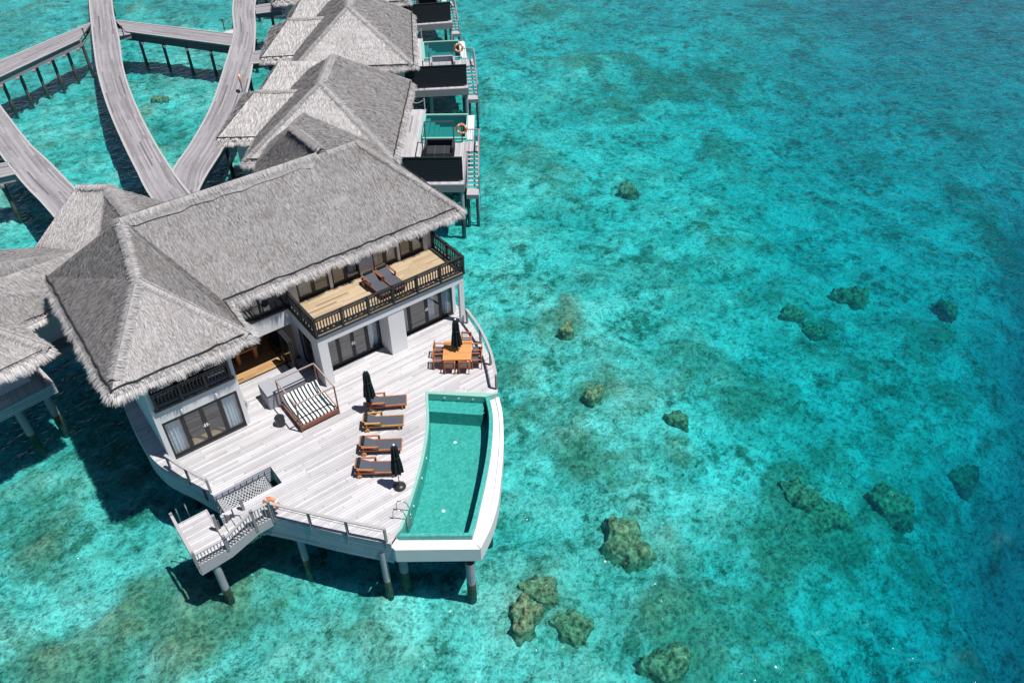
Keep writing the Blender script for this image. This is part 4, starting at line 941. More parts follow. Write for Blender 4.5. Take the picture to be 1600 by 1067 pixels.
# ------------------------------------------------------------------ terrace furniture
def lounger_proto(wood):
    t = bpy.data.objects.new('sun_lounger', None); COL.objects.link(t); t.empty_display_size = .2
    # head at x = 0, foot at x = 1.95, seat 0.33 high
    for s in (-1, 1):
        m = MB(); m.box(0.0, 1.95, s*.33-.025, s*.33+.025, .27, .36); m.build('side_rail', wood, t)
        for x in (.22, 1.72): m = MB(); m.box(x-.035, x+.035, s*.33-.028, s*.33+.028, 0 if x > 1 else .1, .27); m.build('leg', wood, t)
        m = MB(); m.box(.12, .92, s*.36-.04, s*.36+.04, .55, .59); m.box(.18, .23, s*.36-.025, s*.36+.025, .36, .55); m.box(.82, .87, s*.36-.025, s*.36+.025, .36, .55)
        m.box(.88, .92, s*.36-.04, s*.36+.04, .36, .59); m.build('armrest', wood, t)
        m = MB(); m.tube([(.2, s*.36-.03, .11), (.2, s*.36+.03, .11)], .11, 14); m.build('wheel', 'teak_pale', t)
    m = MB()
    for x in (.02, .75, 1.35, 1.93): m.box(x-.03, x+.03, -.305, .305, .29, .335)
    m.bar((.1, -.3, .09), (.1, .3, .09), .04, .04); m.bar((1.72, -.3, .12), (1.72, .3, .12), .05, .03); m.build('cross_bar', wood, t)
    m = MB(); m.box(.70, 1.92, -.30, .30, .338, .352); m.build('seat_sling', 'sling', t)
    m = MB(); a = Vector((.70, 0, .345)); b = Vector((.03, 0, .66)); d = (b-a).normalized(); nn = Vector((d.z, 0, -d.x))
    m.obox((a+b)/2, (b-a)/2, (0, .29, 0), nn*.012); br = m.build('backrest', 'sling', t)
    m = MB()
    for s in (-1, 1): m.bar(a+Vector((0, s*.30, 0)), b+Vector((0, s*.30, 0)), .03, .04)
    m.bar(b+Vector((0, -.3, 0)), b+Vector((0, .3, 0)), .04, .04); m.build('back_frame', wood, br)
    m = MB(); c = a.lerp(b, .82)+Vector((nn.x, 0, nn.z))*(.06 if nn.z > 0 else -.06)
    m.tube([c+Vector((0, y, 0)) for y in (-.27, -.25, 0, .25, .27)], .075, 10); m.build('pillow', 'canopy_cloth', t)
    return t
LG = 'teak sun loungers'
def put(o, c, rz, label, cat, group=None):
    o.location = (c[0], c[1], c[2] if len(c) > 2 else 0); o.rotation_euler = (0, 0, rz); tag(o, label, cat, group)
lp = lounger_proto('teak'); lp2 = lounger_proto('teak_pale'); lp3 = lounger_proto('redwood')
spots = [((605, 626), -31, 'sun lounger beside the upright umbrella, farthest from the net', lp), ((600, 657), -33.5, 'pale golden wood sun lounger, second from the upright umbrella', lp2),
         ((596, 694), -35, 'reddish sun lounger third from the upright umbrella, just behind the tilting umbrella top', None), ((590, 729), -37, 'sun lounger crossed by the tilted closed umbrella, nearest the pool ladder', None)]
for (px, py), a, lab, o in spots:
    q = P(px, py, .36); a = R(a); o = o or copy_tree(lp)
    put(o, (q.x-math.cos(a)*1.0, q.y-math.sin(a)*1.0, 0), a, lab, 'sun lounger', LG)
for k, (px, py) in enumerate(((588, 443), (609, 434))):
    q = P(px, py, FL2+.36); o = lp3 if k == 0 else copy_tree(lp3); a = R(-87)
    put(o, (q.x-math.cos(a)*.95, q.y-math.sin(a)*.95-.05, FL2), a, ('upstairs balcony lounger nearer the villa wing', 'upstairs balcony lounger nearer the sea end')[k], 'sun lounger', 'balcony sun loungers')

def umbrella_proto(ztop, zbot):
    t = bpy.data.objects.new('closed_umbrella', None); COL.objects.link(t)
    m = MB(); m.tube([(0, 0, 0.05), (0, 0, ztop+.02)], .024, 8); m.build('pole', 'pole_metal', t)
    m = MB(); prof = [(.23, zbot), (.24, zbot+.05), (.205, zbot+(ztop-zbot)*.30), (.16, zbot+(ztop-zbot)*.55), (.145, zbot+(ztop-zbot)*.8), (.12, ztop-.12), (.07, ztop-.03), (.035, ztop)]
    m.lathe(prof, (0, 0, 0), 48, 8, .24); m.build('canopy', 'canopy_cloth', t)
    m = MB(); m.lathe([(.17, zbot+(ztop-zbot)*.56), (.19, zbot+(ztop-zbot)*.57), (.19, zbot+(ztop-zbot)*.60), (.17, zbot+(ztop-zbot)*.61)], (0, 0, 0), 20); m.build('tie_strap', 'canopy_cloth', t)
    m = MB(); m.lathe([(.03, ztop), (.05, ztop+.03), (.04, ztop+.08), (.01, ztop+.1)], (0, 0, 0), 10); m.build('finial', 'ring_white', t)
    m = MB(); m.lathe([(.27, 0), (.29, .03), (.27, .09), (.17, .16), (.06, .2), (.04, .36)], (0, 0, 0), 24); m.build('base', 'base_iron', t, smooth=True)
    return t
UG = 'closed black umbrellas'
u1 = umbrella_proto(2.72, 1.05)
q = P(624.8, 760.5, 0); put(u1, (q.x, q.y, 0), 0, 'closed black umbrella on a round black base beside the pool ladder', 'umbrella', UG)
u2 = copy_tree(u1); q = P(579, 645, 0); put(u2, (q.x+.1, q.y, 0), .3, 'closed black umbrella at the head of the farthest sun lounger', 'umbrella', UG)
u3 = copy_tree(u1)
TC = sum((P(*q_, .75) for q_ in ((692, 563), (738, 562), (737, 531), (692, 533))), Vector())/4
put(u3, (TC.x+.02, TC.y+.06, 0), .2, 'closed black umbrella standing through the orange dining table', 'umbrella', UG)

TA = R(-36.7)
tb = thing('dining_table', 'square orange teak dining table set with teak armchairs', 'table', (TC.x, TC.y, 0), TA)
m = MB()
for k in range(12): m.box(-.74+.1234*k, -.74+.1234*k+.119, -.76, .76, .715, .75)
m.build('table_top', 'table_boards', tb)
m = MB(); m.box(-.66, .66, -.68, -.64, .62, .712); m.box(-.66, .66, .64, .68, .62, .712); m.box(-.68, -.64, -.66, .66, .62, .712); m.box(.64, .68, -.66, .66, .62, .712); m.build('apron', 'teak', tb)
for sx in (-1, 1):
    for sy in (-1, 1): m = MB(); m.box(sx*.66-.04, sx*.66+.04, sy*.66-.04, sy*.66+.04, 0, .712); m.build('leg', 'teak', tb)
def chair_proto():
    t = bpy.data.objects.new('dining_chair', None); COL.objects.link(t)
    # seat centre at origin, facing +y
    for sx in (-1, 1):
        m = MB(); m.box(sx*.25-.022, sx*.25+.022, .20, .245, 0, .64); m.build('leg', 'teak', t)
        m = MB(); m.bar((sx*.25, -.24, 0), (sx*.25, -.27, .9), .045, .045); m.build('leg', 'teak', t)
        m = MB(); m.box(sx*.255-.03, sx*.255+.03, -.27, .27, .64, .67); m.build('armrest', 'teak', t)
    m = MB(); m.box(-.24, .24, -.235, .245, .40, .43); m.box(-.24, .24, .2, .24, .34, .40); m.build('seat', 'teak', t)
    m = MB(); m.box(-.21, .21, -.2, .22, .432, .47); m.build('cushion', 'sling', t)
    m = MB(); m.bar((-.25, -.268, .86), (.25, -.268, .86), .05, .09)
    m.bar((-.25, -.25, .50), (.25, -.25, .50), .04, .05)
    for k in range(7): x = -.2+.4*k/6; m.bar((x, -.25, .5), (x, -.266, .83), .035, .018)
    m.build('backrest', 'teak', t); return t
cp = chair_proto(); first = True
for (lx, ly, a, lab) in ((-.38, -.78, 0, 'dining chair on the pool side of the table, the one nearer the villa'), (.36, -.80, 0, 'dining chair on the pool side of the table, the one nearer the sea rail'),
                        (-.98, -.42, -90, 'dining chair on the villa side of the table, near the pool side corner'), (-.98, .42, -90, 'dining chair on the villa side of the table, near the doors'),
                        (1.0, -.42, 90, 'dining chair on the sea rail side of the table, near the pool side corner'), (1.0, .36, 90, 'dining chair on the sea rail side of the table, farther from the pool'),
                        (.42, 1.02, 180, 'dining chair behind the table by the closed umbrella, facing the pool')):
    o = cp if first else copy_tree(cp); first = False
    d = Vector((lx*math.cos(TA)-ly*math.sin(TA), lx*math.sin(TA)+ly*math.cos(TA), 0)); put(o, (TC.x+d.x, TC.y+d.y, 0), TA+R(a)+random.uniform(-.08, .08), lab, 'chair', 'teak dining chairs')

# daybed with striped mattress under an open frame
db = thing('daybed', 'black and white striped daybed inside a thin brown four post frame', 'daybed', (9.0, 28.0, 0))
X0, X1, Y0, Y1 = 8.0, 10.0, 27.0, 29.1
for x in (X0, X1):
    for y in (Y0, Y1): m = MB(); m.box(x-.03, x+.03, y-.03, y+.03, 0, 1.86); sub(m, 'post', 'redwood', db)
for (a, b) in (((X0, Y0), (X1, Y0)), ((X1, Y0), (X1, Y1)), ((X1, Y1), (X0, Y1)), ((X0, Y1), (X0, Y0))):
    m = MB(); d = Vector((b[0]-a[0], b[1]-a[1], 0)).normalized()*.031; m.bar((a[0]+d.x, a[1]+d.y, 1.83), (b[0]-d.x, b[1]-d.y, 1.83), .055, .055); sub(m, 'top_rail', 'taupe_metal', db)
m = MB(); m.box(X0+.03, X1-.03, Y0-.03, Y0+.05, .14, .36); m.box(X0+.03, X1-.03, Y1-.05, Y1+.03, .26, .36); m.box(X0-.03, X0+.05, Y0+.06, Y1-.06, .27, .36); m.box(X1-.05, X1+.03, Y0+.06, Y1-.06, .27, .36); m.box(X0+.06, X1-.06, Y0+.06, Y1-.06, .2, .28); sub(m, 'bed_base', 'redwood', db)
m = MB(); prof = [(Y0+.06, .30), (Y0+.06, .43), (Y0+.14, .47), (28.0, .46), (28.45, .50), (28.75, .62), (Y1-.08, .82), (Y1-.03, .80), (Y1-.06, .30)]
n = 20
for k in range(n):
    xa = X0+.07+(X1-X0-.14)*k/n; xb = X0+.07+(X1-X0-.14)*(k+1)/n; vs = [(xa, y, z) for y, z in prof]+[(xb, y, z) for y, z in prof]; L = len(prof)
    f = [(i, i+1, i+1+L, i+L) for i in range(L-1)]
    if k == 0: f.append(tuple(range(L)))
    if k == n-1: f.append(tuple(range(L, 2*L))[::-1])
    m.add(vs, f)
sub(m, 'mattress', 'stripes', db)
m = MB()
for z, y in ((.478, 27.45), (.478, 27.95)): m.tube([(X0+.06, y, z), (X1-.06, y, z)], .012, 5)
sub(m, 'strap', 'dark_frame', db)
bx_ = thing('covered_box', 'big grey fabric covered box behind the striped daybed', 'box', (8.45, 29.8, 0))
m = MB(); pr = [(29.32, 0), (29.30, .93), (29.36, .97), (29.85, 1.0), (30.30, 1.03), (30.36, .98), (30.36, 0)]; L = len(pr); vs = [(7.45, y, z) for y, z in pr]+[(9.45, y, z) for y, z in pr]
m.add(vs, [(i, i+1, i+1+L, i+L) for i in range(L-1)]+[tuple(range(L)), tuple(range(L, 2*L))[::-1]]); sub(m, 'cover', 'box_cover', bx_)
m = MB(); m.box(7.43, 9.47, 29.285, 29.30, .86, .885); m.box(7.435, 7.45, 29.3, 30.36, .86, .885); m.box(9.45, 9.465, 29.3, 30.36, .86, .885); sub(m, 'seam', 'cable', bx_)
sd = thing('side_table', 'small dark drum side table left of the striped daybed', 'side table', (7.42, 28.1, 0))
m = MB(); m.lathe([(.2, 0), (.22, .02), (.235, .25), (.23, .44), (.21, .46)], (7.42, 28.1, 0), 22); sub(m, 'body', 'base_iron', sd); m = MB(); m.lathe([(.24, .46), (.245, .48), (.24, .50)], (7.42, 28.1, 0), 22); sub(m, 'top', 'base_iron', sd)

# ------------------------------------------------------------------ boardwalks
def boardwalk(label, left, right, n=40, z=0.0, th=.14, piles=None, group='lagoon boardwalks', fas=.5, side_mat='weathered', name='boardwalk', pf=.7):
    l, r = resample(left, n), resample(right, n); c = (l[n//2]+r[n//2])/2
    t = thing(name, label, 'boardwalk', (c.x, c.y, 0), 0, group)
    m = MB(); m.ribbon(l, r, z, th); sub(m, 'walk_deck', 'walk_boards', t)
    for s, q in ((0, l), (1, r)):
        ins = [a.lerp(b, .06) for a, b in zip(l, r)] if s == 0 else [a.lerp(b, .94) for a, b in zip(l, r)]
        m = MB(); m.wall_strip([(p.x, p.y) for p in ins], z-th-fas, z-th-.004, .08, flip=(s == 1)); sub(m, 'edge_beam', side_mat, t)
        m = MB()
        for i in range(n-1): m.bar((q[i].x, q[i].y, z+.02), (q[i+1].x, q[i+1].y, z+.02), .16, .06)
        sub(m, 'kerb_board', 'timber_pale', t)
    for k in (piles if piles is not None else range(3, n-2, 5)):
        a, b = l[k], r[k]; d = (b-a)
        m = MB(); m.bar((a.x-d.x*.06, a.y-d.y*.06, z-th-fas-.1), (b.x+d.x*.06, b.y+d.y*.06, z-th-fas-.1), .22, .18); sub(m, 'cross_head', 'weathered', t)
        for f in (pf,): q = a.lerp(b, f); sub(pile(q.x, q.y, z-th-fas-.2, .15), 'pile', 'weathered_dark', t)
    return t
def px(pts, z=0): return [P(*p, z) for p in pts]
zA = lambda x, y: (x*.2811, y*.2811)
midL = [(28, 135)]+[(19.03, 100.8), (16.7, 91.67), (15.5, 86.9), (13.64, 79.09), (12.08, 70.96), (10.93, 63.1), (10.22, 57.2), (9.9, 54.5), (9.6, 47)]
midR = [(30.5, 134)]+[(21.2, 100.2), (18.9, 91.3), (17.65, 86.0), (15.6, 78.2), (14.1, 70.6), (12.95, 62.8), (12.35, 57.0), (12.15, 54.3), (11.9, 47)]
boardwalk('long curved grey boardwalk running from the top edge to behind the villa roof', midL, midR, 60)
rl = [(40, 106)]+[(31.48, 90.67), (27.4, 81.02), (22.53, 71.94), (18.68, 65.23), (14.96, 59.87), (12.6, 56.9), (11.2, 54.0), (10.4, 52.2)]
rr = [(42, 104.5)]+[(33.33, 89.16), (29.3, 80.2), (25.1, 71.49), (21.2, 64.4), (17.1, 58.3), (14.0, 54.4), (12.6, 52.4), (11.6, 50.8)]
boardwalk('curved boardwalk behind the cabin roofs that meets the long one in a point', rl, rr, 50, z=-.06, piles=range(4, 44, 6))
ll = [(2.2, 86), (2.9, 74.5), (3.06, 67.5), (3.26, 62.7), (3.46, 59.9), (3.7, 57.6), (4.1, 52)]
lr = [(4.8, 86.5), (4.95, 76.4), (5.15, 68.0), (5.4, 65.3), (5.65, 62.6), (5.95, 58.6), (6.6, 52)]
boardwalk('curved boardwalk at the left edge ending behind the entrance roof', ll, lr, 40)
a0, a1 = P(*zA(-60, 366)), P(*zA(505, 130)); b0, b1 = P(*zA(-60, 456)), P(*zA(440, 222)); b2 = P(*zA(512, 215))
boardwalk('straight link boardwalk slanting in from the left edge', [a0, a0.lerp(a1, .5), a1], [b0, b0.lerp(b1, .5), b1], 24, piles=range(2, 24, 4), fas=.55)
a0, a1 = P(*zA(640, 115)), P(*zA(1297, 192)); b0, b1 = P(*zA(700, 176)), P(*zA(1285, 255))
boardwalk('straight link boardwalk joining the two curved ones', [a0, a0.lerp(a1, .5), a1], [b0, b0.lerp(b1, .5), b1], 24, piles=(3, 8, 13, 18, 22), fas=.75, side_mat='weathered_dark')
a0, a1 = P(*zA(640, 165), -.1), P(*zA(720, 172), -.1); b0, b1 = P(*zA(650, 205), -.1), P(*zA(725, 190), -.1)
boardwalk('stub of pale landing wedged beside the long boardwalk', [a0, a0.lerp(a1, .5), a1], [b0, b0.lerp(b1, .5), b1], 6, z=-.1, piles=(), fas=.3)
a0, a1 = P(*zA(-60, 925)), P(*zA(55, 905)); b0, b1 = P(*zA(-60, 1000)), P(*zA(95, 965))
boardwalk('pale short jetty cut off by the left edge', [a0, a0.lerp(a1, .5), a1], [b0, b0.lerp(b1, .5), b1], 10, piles=(3,), fas=.45, side_mat='timber_pale')
for k, (L0, L1, R0, R1, lab) in enumerate((((395, 82), (440, 78), (393, 100), (440, 96), 'short link from the curved boardwalk to the near cabin row entrance'), ((398, 10), (440, 4), (400, 22), (440, 17), 'short link from the curved boardwalk to the far cabin entrance'))):
    boardwalk(lab, [P(*L0), P((L0[0]+L1[0])/2, (L0[1]+L1[1])/2), P(*L1)], [P(*R0), P((R0[0]+R1[0])/2, (R0[1]+R1[1])/2), P(*R1)], 8, piles=(4,), fas=.35)
m = MB(); tri_ = [P(*zA(1215, 190)), P(*zA(1300, 160)), P(*zA(1297, 190))]
t = thing('landing', 'small pale triangular landing beside the link boardwalk', 'landing', tuple(tri_[0])); m.prism([(p.x, p.y) for p in tri_], -.12, -.01); sub(m, 'landing_deck', 'deck_boards', t); c = (tri_[0]+tri_[1]+tri_[2])/3; sub(pile(c.x, c.y, -.12, .12), 'pile', 'weathered_dark', t)
def light_post(x, y, label):
    t = thing('bollard_light', label, 'bollard', (x, y, 0), 0, 'dark bollard lights along the boardwalks'); m = MB(); m.lathe([(.07, 0), (.05, .05), (.05, .85), (.09, .86), (.09, 1.0), (.03, 1.04)], (0, 0, 0), 10); m.build('post', 'dark_frame', t)
    m = MB(); m.lathe([(.055, .88), (.095, .9), (.095, .97), (.055, .98)], (0, 0, 0), 10); m.build('lamp_head', 'pole_metal', t)
for (a, b), lab in (((134, 61), 'dark bollard light left of the long boardwalk at the crossing'), ((194, 57), 'dark bollard light right of the long boardwalk at the crossing'), ((351, 47), 'dark bollard light by the small triangular landing')):
    q = P(a, b); light_post(q.x, q.y, lab)
q = P(379, 143); life_ring('orange life ring on a dark post on the curved boardwalk behind the cabins', (q.x, q.y, 1.15), (.3, .95, 0), (0, 0, 1), .34, None, [(q.x, q.y, 0), (q.x, q.y, 1.5)])

# ------------------------------------------------------------------ neighbouring cabins (local x to the right of the photo, y away; origin at the near right deck corner)
def cabin_proto():
    t = bpy.data.objects.new('cabin', None); COL.objects.link(t)
    ez, rz_ = 2.95, 6.5; XL, XR, YF, YB = -14.3, -4.42, -2.2, 10.7; xc = -9.45
    R2, R1 = (xc, 2.05, rz_), (xc, 6.9, rz_); FLc, FRc_, BRc, BLc = (XL, YF, ez), (XR, YF, ez), (XR, YB, ez), (XL, YB, ez)
    m = MB(); roof_face(m, [FLc, FRc_, R2], 1.22, 75, .26, .028); roof_face(m, [FRc_, BRc, R1, R2], .74, 75, .26, .028); roof_face(m, [FLc, R2, R1, BLc], .62, 60, .26, .028); roof_face(m, [BLc, BRc, R1], .9, 10)  # slope brightness put into the straw colour; left slope darkest, as in shade
    rf = m.build('roof', 'thatch', t)
    m = MB(); ridge_cap(m, R2, R1, .35, 1.15, 60); ridge_cap(m, R2, FRc_, .25, 1.18, 60); ridge_cap(m, R2, FLc, .2, 1.1, 40); ridge_cap(m, R1, BRc, .2, .9, 40); m.build('ridge_cap', 'thatch', rf)
    m = MB(); fringe(m, [FLc, FRc_], [(0, -1)], 120); fringe(m, [FRc_, BRc], [(1, 0)], 170); fringe(m, [BLc, FLc], [(-1, 0)], 60); m.build('eave_fringe', 'thatch', rf)
    m = MB(); eave_cable(m, [FLc, FRc_, BRc]); m.build('eave_cable', 'cable', rf)
    # two lower entrance roofs on the landward side
    for (xl, yf, yb, ez2, h) in ((-17.2, 1.55, 9.4, 2.7, 2.0),):
        yr = (yf+yb)/2-.6; m = MB(); A, B, C_, D = (xl, yf, ez2), (-12.6, yf, ez2), (-12.6, yb, ez2), (xl, yb, ez2); E, F = (xl+2.3, yr, ez2+h), (-11.0, yr, ez2+h)
        roof_face(m, [A, B, F, E], 1.12, 42, .42, .06); roof_face(m, [A, E, D], .75, 36, .42, .06); roof_face(m, [D, E, F, C_], .8, 20); er = m.build('entrance_roof', 'thatch', t)
        m = MB(); ridge_cap(m, E, F, .22, 1.12, 50); m.build('ridge_cap', 'thatch', er)
        m = MB(); fringe(m, [A, B], [(0, -1)], 170); fringe(m, [D, A], [(-1, 0)], 60); m.build('eave_fringe', 'thatch', er)
        m = MB(); eave_cable(m, [A, B]); m.build('eave_cable', 'cable', er)
    m = MB(); yr = 9.2; A, B, E, F = (-15.6, 6.4, 3.4), (-11.5, 6.4, 3.4), (-14.0, yr, 5.2), (-10.4, yr, 5.2)
    roof_face(m, [A, B, F, E], 1.1, 42, .42, .06); roof_face(m, [A, E, (-15.6, 11.5, 3.4)], .75, 36, .42, .06); roof_face(m, [E, F, (-10.4, 12, 3.4), (-15.6, 11.5, 3.4)], .8, 20); m.build('rear_roof', 'thatch', t)
    m = MB(); m.box(-13.6, -5.3, -.6, 10.0, 0, 2.9); m.box(-16.4, -13.6, 2.6, 8.2, 0, 2.7); m.build('wall', 'white_plaster', t)
    m = MB(); m.box(-16.3, -13.7, 2.7, 8.1, -3.0, 0); m.build('plinth', 'grey_plaster', t)
    m = MB()
    for k in range(4): m.box(-5.31, -5.27, 1.0+k*2, 2.8+k*2, .05, 2.3)
    m.build('glass_door', 'room_dark', t)
    # sea side deck, screen, pool, stairs
    m = MB(); m.prism([(-5.3, -.35), (.03, -.35), (.03, 4.6), (.95, 4.6), (.95, 6.2), (-3.55, 6.2), (-3.55, 12.1), (-5.3, 12.1)], -.12, 0); m.build('deck', 'cabin_boards', t)
    m = MB(); m.box(-5.3, .03, -.42, -.352, -.62, -.03); m.box(.03, .10, -.35, 4.55, -.62, -.03); m.box(-13.5, -5.3, -.42, -.352, -.62, -.03); m.build('fascia', 'weathered', t)
    m = MB(); m.box(-13.5, -5.3, -.35, 10, -.5, -.02); m.build('floor_slab', 'weathered_dark', t)
    m = MB()
    for k in range(5): m.box(-5.6+k*1.118, -5.6+(k+1)*1.118+.01, .0+.004*(k % 2), .03+.004*(k % 2), .08, 1.86)
    for k in range(14): m.box(-5.58, -.02, -.03, -.002, .10+k*.126, .10+k*.126+.09)
    m.build('privacy_screen', 'black_weave', t)
    m = MB(); m.box(-5.6, 0, -.05, .05, 1.862, 1.92); m.build('screen_cap', 'dark_frame', t)
    m = MB(); x0, x1, y0, y1 = -3.45, -.15, 6.95, 10.95
    m.box(x0, x1, y0, y1, -1.15, -1.05); m.box(x0-.12, x0, y0, y1, -1.1, -.06); m.box(x1, x1+.1, y0, y1, -1.1, -.06); m.box(x0, x1, y0-.12, y0, -1.1, -.06); m.box(x0, x1, y1, y1+.12, -1.1, -.06)
    for k in range(3): m.box(x0+.002, x0+.35*(k+1), y0+.003, y1-.003, -1.05+.0, -.85+.25*(2-k)-.0) if k else m.box(x0+.001, x0+.35, y0+.003, y1-.003, -1.05, -.3)
    pl_ = m.build('plunge_pool', 'plunge_tile', t)
    m = MB(); m.box(x0-.25, x0-.0, y0-.2, y1+.2, -.058, .02); m.box(x0, x1+.12, y0-.2, y0, -.058, .02); m.box(x0, x1+.12, y1, y1+.2, -.058, .02); m.box(x1, x1+.12, y0, y1, -.058, -.03); m.build('coping', 'coping_tile', pl_)
    m = MB(); m.prism([(x0, y0), (x1, y0), (x1, y1), (x0, y1)], -.1, -.075, bottom=False, sides=False); m.build('pool_surface', 'pool_water', pl_)
    m = MB(); m.box(x1+.13, x1+.62, y0-.3, y1+.15, -1.0, -.12); m.build('overflow_wall', 'pool_white', t)
    m = MB(); m.box(-3.5, x1+.6, 6.25, 6.74, -.9, -.1); m.build('pool_front_wall', 'pool_tile', t)
    for x, y in ((-.12, -.2), (-3.2, .6), (-5.5, .4), (-9, 0), (-13, .5), (-.12, 4.4), (-.2, 10.8), (-3.4, 11), (-9, 9.5), (-13, 9.5)): pile(x, y, -.62, .15).build('pile', 'pile_concrete', t)
    s = MB()
    for k in range(8): s.box(.18, .98, 4.34-.30*k, 4.56-.30*k, -.2*(k+1)-.05, -.2*(k+1))
    s.box(.12, 1.0, 1.15, 2.2, -1.85, -1.78); sc = s.build('staircase', 'timber_pale', t)
    m = MB(); m.bar((.14, 4.6, -.2), (.14, 2.1, -1.9), .06, .22); m.bar((1.0, 4.6, -.2), (1.0, 2.1, -1.9), .06, .22); m.box(.12, 1.02, 1.09, 1.15, -2.05, -1.72); m.build('stringer', 'weathered', sc)
    m = MB(); m.bar((1.02, 6.2, 1.0), (1.02, 4.5, 1.0), .1, .05); m.bar((1.02, 4.5, 1.0), (1.02, 2.1, -.75), .1, .05); m.bar((-.1, 6.2, 1.0), (1.02, 6.2, 1.0), .1, .05)
    for y, z in ((6.2, 0), (5.3, 0), (4.5, 0), (3.3, -.9), (2.1, -1.8)): m.box(.98, 1.06, y-.04, y+.04, z-.2, z+1.0)
    for k in range(7): m.box(.05+k*.14, .08+k*.14, 6.18, 6.22, 0, .96)
    m.build('handrail', 'weathered', sc)
    for x in (.22, .9): m = MB(); m.tube([(x, 1.3, -1.85), (x, 1.3, -8)], .12, 8); m.build('pile', 'weathered_dark', sc)
    m = MB()
    for x in (1.12, 1.5): m.tube([(x, 1.5, -1.2), (x, 1.5, -4.0)], .022, 6)
    for z in (-1.6, -2, -2.4, -2.8, -3.2): m.tube([(1.12, 1.5, z), (1.5, 1.5, z)], .02, 6)
    m.build('sea_ladder', 'steel', t)
    m = MB()
    for x in (-4.95, -3.65): m.tube([(x, 12.0, 0), (x, 12.0, .95)], .05, 8)
    m.tube([(-4.95+1.3*k/8, 12.0, .85-.28*math.sin(math.pi*k/8)) for k in range(9)], .025, 6); m.build('rope_barrier', 'rope_pale', t)
    m = MB(); m.tube([(-.32, 6.1, 0), (-.32, 6.1, 1.5)], .04, 8); m.build('ring_post', 'weathered_dark', t)
    m = MB()
    for (x, y) in ((-3.1, 5.9), (-.95, 5.9), (-3.1, 3.6)): m.box(x-.04, x+.04, y-.04, y+.04, 0, 1.8)
    m.box(-3.1, -.95, 5.87, 5.93, 1.74, 1.8); m.box(-3.13, -3.07, 3.6, 5.9, 1.74, 1.8); m.build('shade_frame', 'weathered_dark', t)
    return t
cab = cabin_proto()
def cworld(origin, yaw, lx, ly, lz=0):
    a = -HEAD+yaw; return (origin.x+lx*math.cos(a)-ly*math.sin(a), origin.y+lx*math.sin(a)+ly*math.cos(a), lz)
CAB = [(-3.36, 50.37, 0, 'thatched cabin nearest the villa, with plunge pool and black screen'), (-3.70, 67.1, 6, 'middle thatched cabin between the nearest cabin and the one cut by the top edge'), (-5.96, 83.6, 11, 'thatched cabin cut off by the top edge, its black screen still in view')]
CAB.append((-9.6, 99.5, 16, 'farthest thatched cabin, only roof corners showing at the top edge'))
CO = []
for k, (u, v, yw, lab) in enumerate(CAB):
    o = cab if k == 0 else copy_tree(cab); c = E1*u+E2*v; put(o, (c.x, c.y, 0), -HEAD+R(yw), lab, 'cabin', 'thatched cabins in a row'); CO.append((c, R(yw)))
def couch(mat, label, k, lx=-1.9, ly=4.1):
    c, yw = CO[k]; t = thing('daybed', label, 'daybed', cworld(c, yw, lx, ly), -HEAD+yw)
    m = MB(); m.box(-1.0, 1.0, -.65, .75, .12, .42); m.build('seat', mat, t)
    m = MB(); m.obox((0, .72, .66), (.98, 0, 0), (0, .07, .02), (0, -.07, .28)); m.build('backrest', mat, t)
    for s in (-1, 1): m = MB(); m.obox((s*1.02, .05, .52), (.09, 0, 0), (0, .68, 0), (0, 0, .34)); m.build('armrest', mat, t)
    m = MB()
    for x in (-.34, .34): m.box(x-.012, x+.012, -.655, .64, .1, .428)
    m.box(-.98, .98, -.02, .0, .415, .428); m.build('seam', 'pole_metal', t)
couch('black_weave', 'black woven daybed behind the screen of the nearest cabin', 0); couch('box_cover', 'pale grey covered daybed on the middle cabin deck', 1); couch('black_weave', 'dark daybed on the deck of the cabin cut by the top edge', 2)
for k, lab in enumerate(('orange life ring by the plunge pool of the nearest cabin', 'orange life ring by the plunge pool of the middle cabin', 'orange life ring above the black screen at the top edge')):
    c, yw = CO[k]; a = -HEAD+yw; q = cworld(c, yw, -.32, 5.98, 1.15); life_ring(lab, q, (math.cos(a), math.sin(a), 0), (0, 0, 1), .34, 'orange life rings by the cabin pools')

# ------------------------------------------------------------------ thatched villa at the left edge
lv = thing('cabin', 'thatched cabin cut off by the left edge, its roof corner shaded by the villa', 'cabin', (-2, 40, 0))
ez = 3.2
e0, e1c = P(-60, 610, ez), P(77, 543.5, ez); n1 = P(30, 509, ez); n2 = P(128, 464, ez)
hp = P(-60, 500, 5.0); ap = P(-60, 395, 6.6); tp = P(66, 436, ez+.5); hipin = P(40, 512, ez+.05)
T = lambda p: (p.x, p.y, p.z)
h1 = P(-60, 497, 4.9); 
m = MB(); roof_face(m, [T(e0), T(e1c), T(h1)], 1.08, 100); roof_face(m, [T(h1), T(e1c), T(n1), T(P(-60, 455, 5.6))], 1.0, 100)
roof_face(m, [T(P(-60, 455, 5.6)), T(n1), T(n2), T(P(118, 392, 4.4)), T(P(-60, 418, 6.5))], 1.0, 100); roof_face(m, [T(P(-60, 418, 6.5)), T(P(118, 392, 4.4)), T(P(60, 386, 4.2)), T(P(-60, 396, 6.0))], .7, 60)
lr_ = sub(m, 'roof', 'thatch', lv)
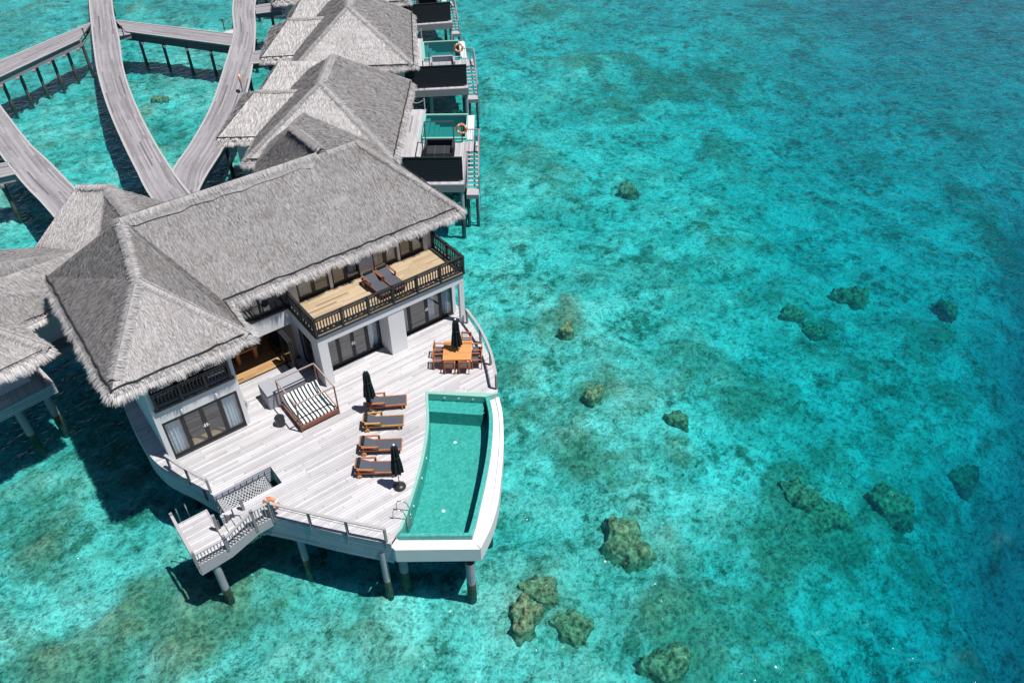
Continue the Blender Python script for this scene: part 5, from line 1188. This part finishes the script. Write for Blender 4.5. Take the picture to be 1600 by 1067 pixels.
m = MB(); ridge_cap(m, T(h1), T(e1c), .25, 1.1); sub2(m, 'ridge_cap', 'thatch', lr_)
m = MB(); dx = (e1c-e0).normalized(); od = Vector((dx.y, -dx.x, 0)); fringe(m, [T(e0), T(e1c)], [od], 190, .62, 1.05, 1.25); fringe(m, [T(n1), T(n2)], [od], 170, .45, .9, 1.2); fringe(m, [T(e1c), T(n1)], [dx], 120, .35); sub2(m, 'eave_fringe', 'thatch', lr_)
m = MB(); eave_cable(m, [T(e0), T(e1c)], .02); eave_cable(m, [T(n1), T(n2)], .02); sub2(m, 'eave_cable', 'cable', lr_)
dk0, dk1 = P(-60, 669, 0), P(83, 596, 0); dd = (dk1-dk0).normalized(); pd = Vector((-dd.y, dd.x, 0))
m = MB(); q = [dk0, dk1, dk1+pd*9, dk0+pd*9]; m.prism([(p.x, p.y) for p in q], -.12, 0); sub(m, 'deck', 'cabin_boards', lv)
m = MB(); m.wall_strip([(dk0.x, dk0.y), (dk1.x, dk1.y), ((dk1+pd*9).x, (dk1+pd*9).y)], -.75, -.01, .1); sub(m, 'fascia', 'fascia_boards', lv)
m = MB(); q0, q1 = dk0+pd*.9, dk1+pd*.9-dd*.75; q = [q0, q1, q1+pd*6, q0+pd*6]; m.prism([(p.x, p.y) for p in q], 0.01, 3.4); sub(m, 'wall', 'white_plaster', lv)
q0, q1 = dk1+pd*3.2-dd*.7, dk1+pd*3.2+dd*3.3; q = [q0, q1, q1+pd*2.6, q0+pd*2.6]; m = MB(); m.prism([(p.x, p.y) for p in q], -.02, 3.2); sub(m, 'side_wall', 'white_plaster', lv)
q = [dk1+pd*2.2, dk1+pd*2.2+dd*3.4, dk1+pd*5.5+dd*3.4, dk1+pd*5.5]; m = MB(); m.prism([(p.x, p.y) for p in q], -.55, -.03); sub(m, 'side_deck', 'weathered', lv)
for p in (P(51, 683, SEA), P(90, 653, SEA), P(-40, 700, SEA)): sub(pile(p.x, p.y, -.7, .2), 'pile', 'pile_concrete', lv)
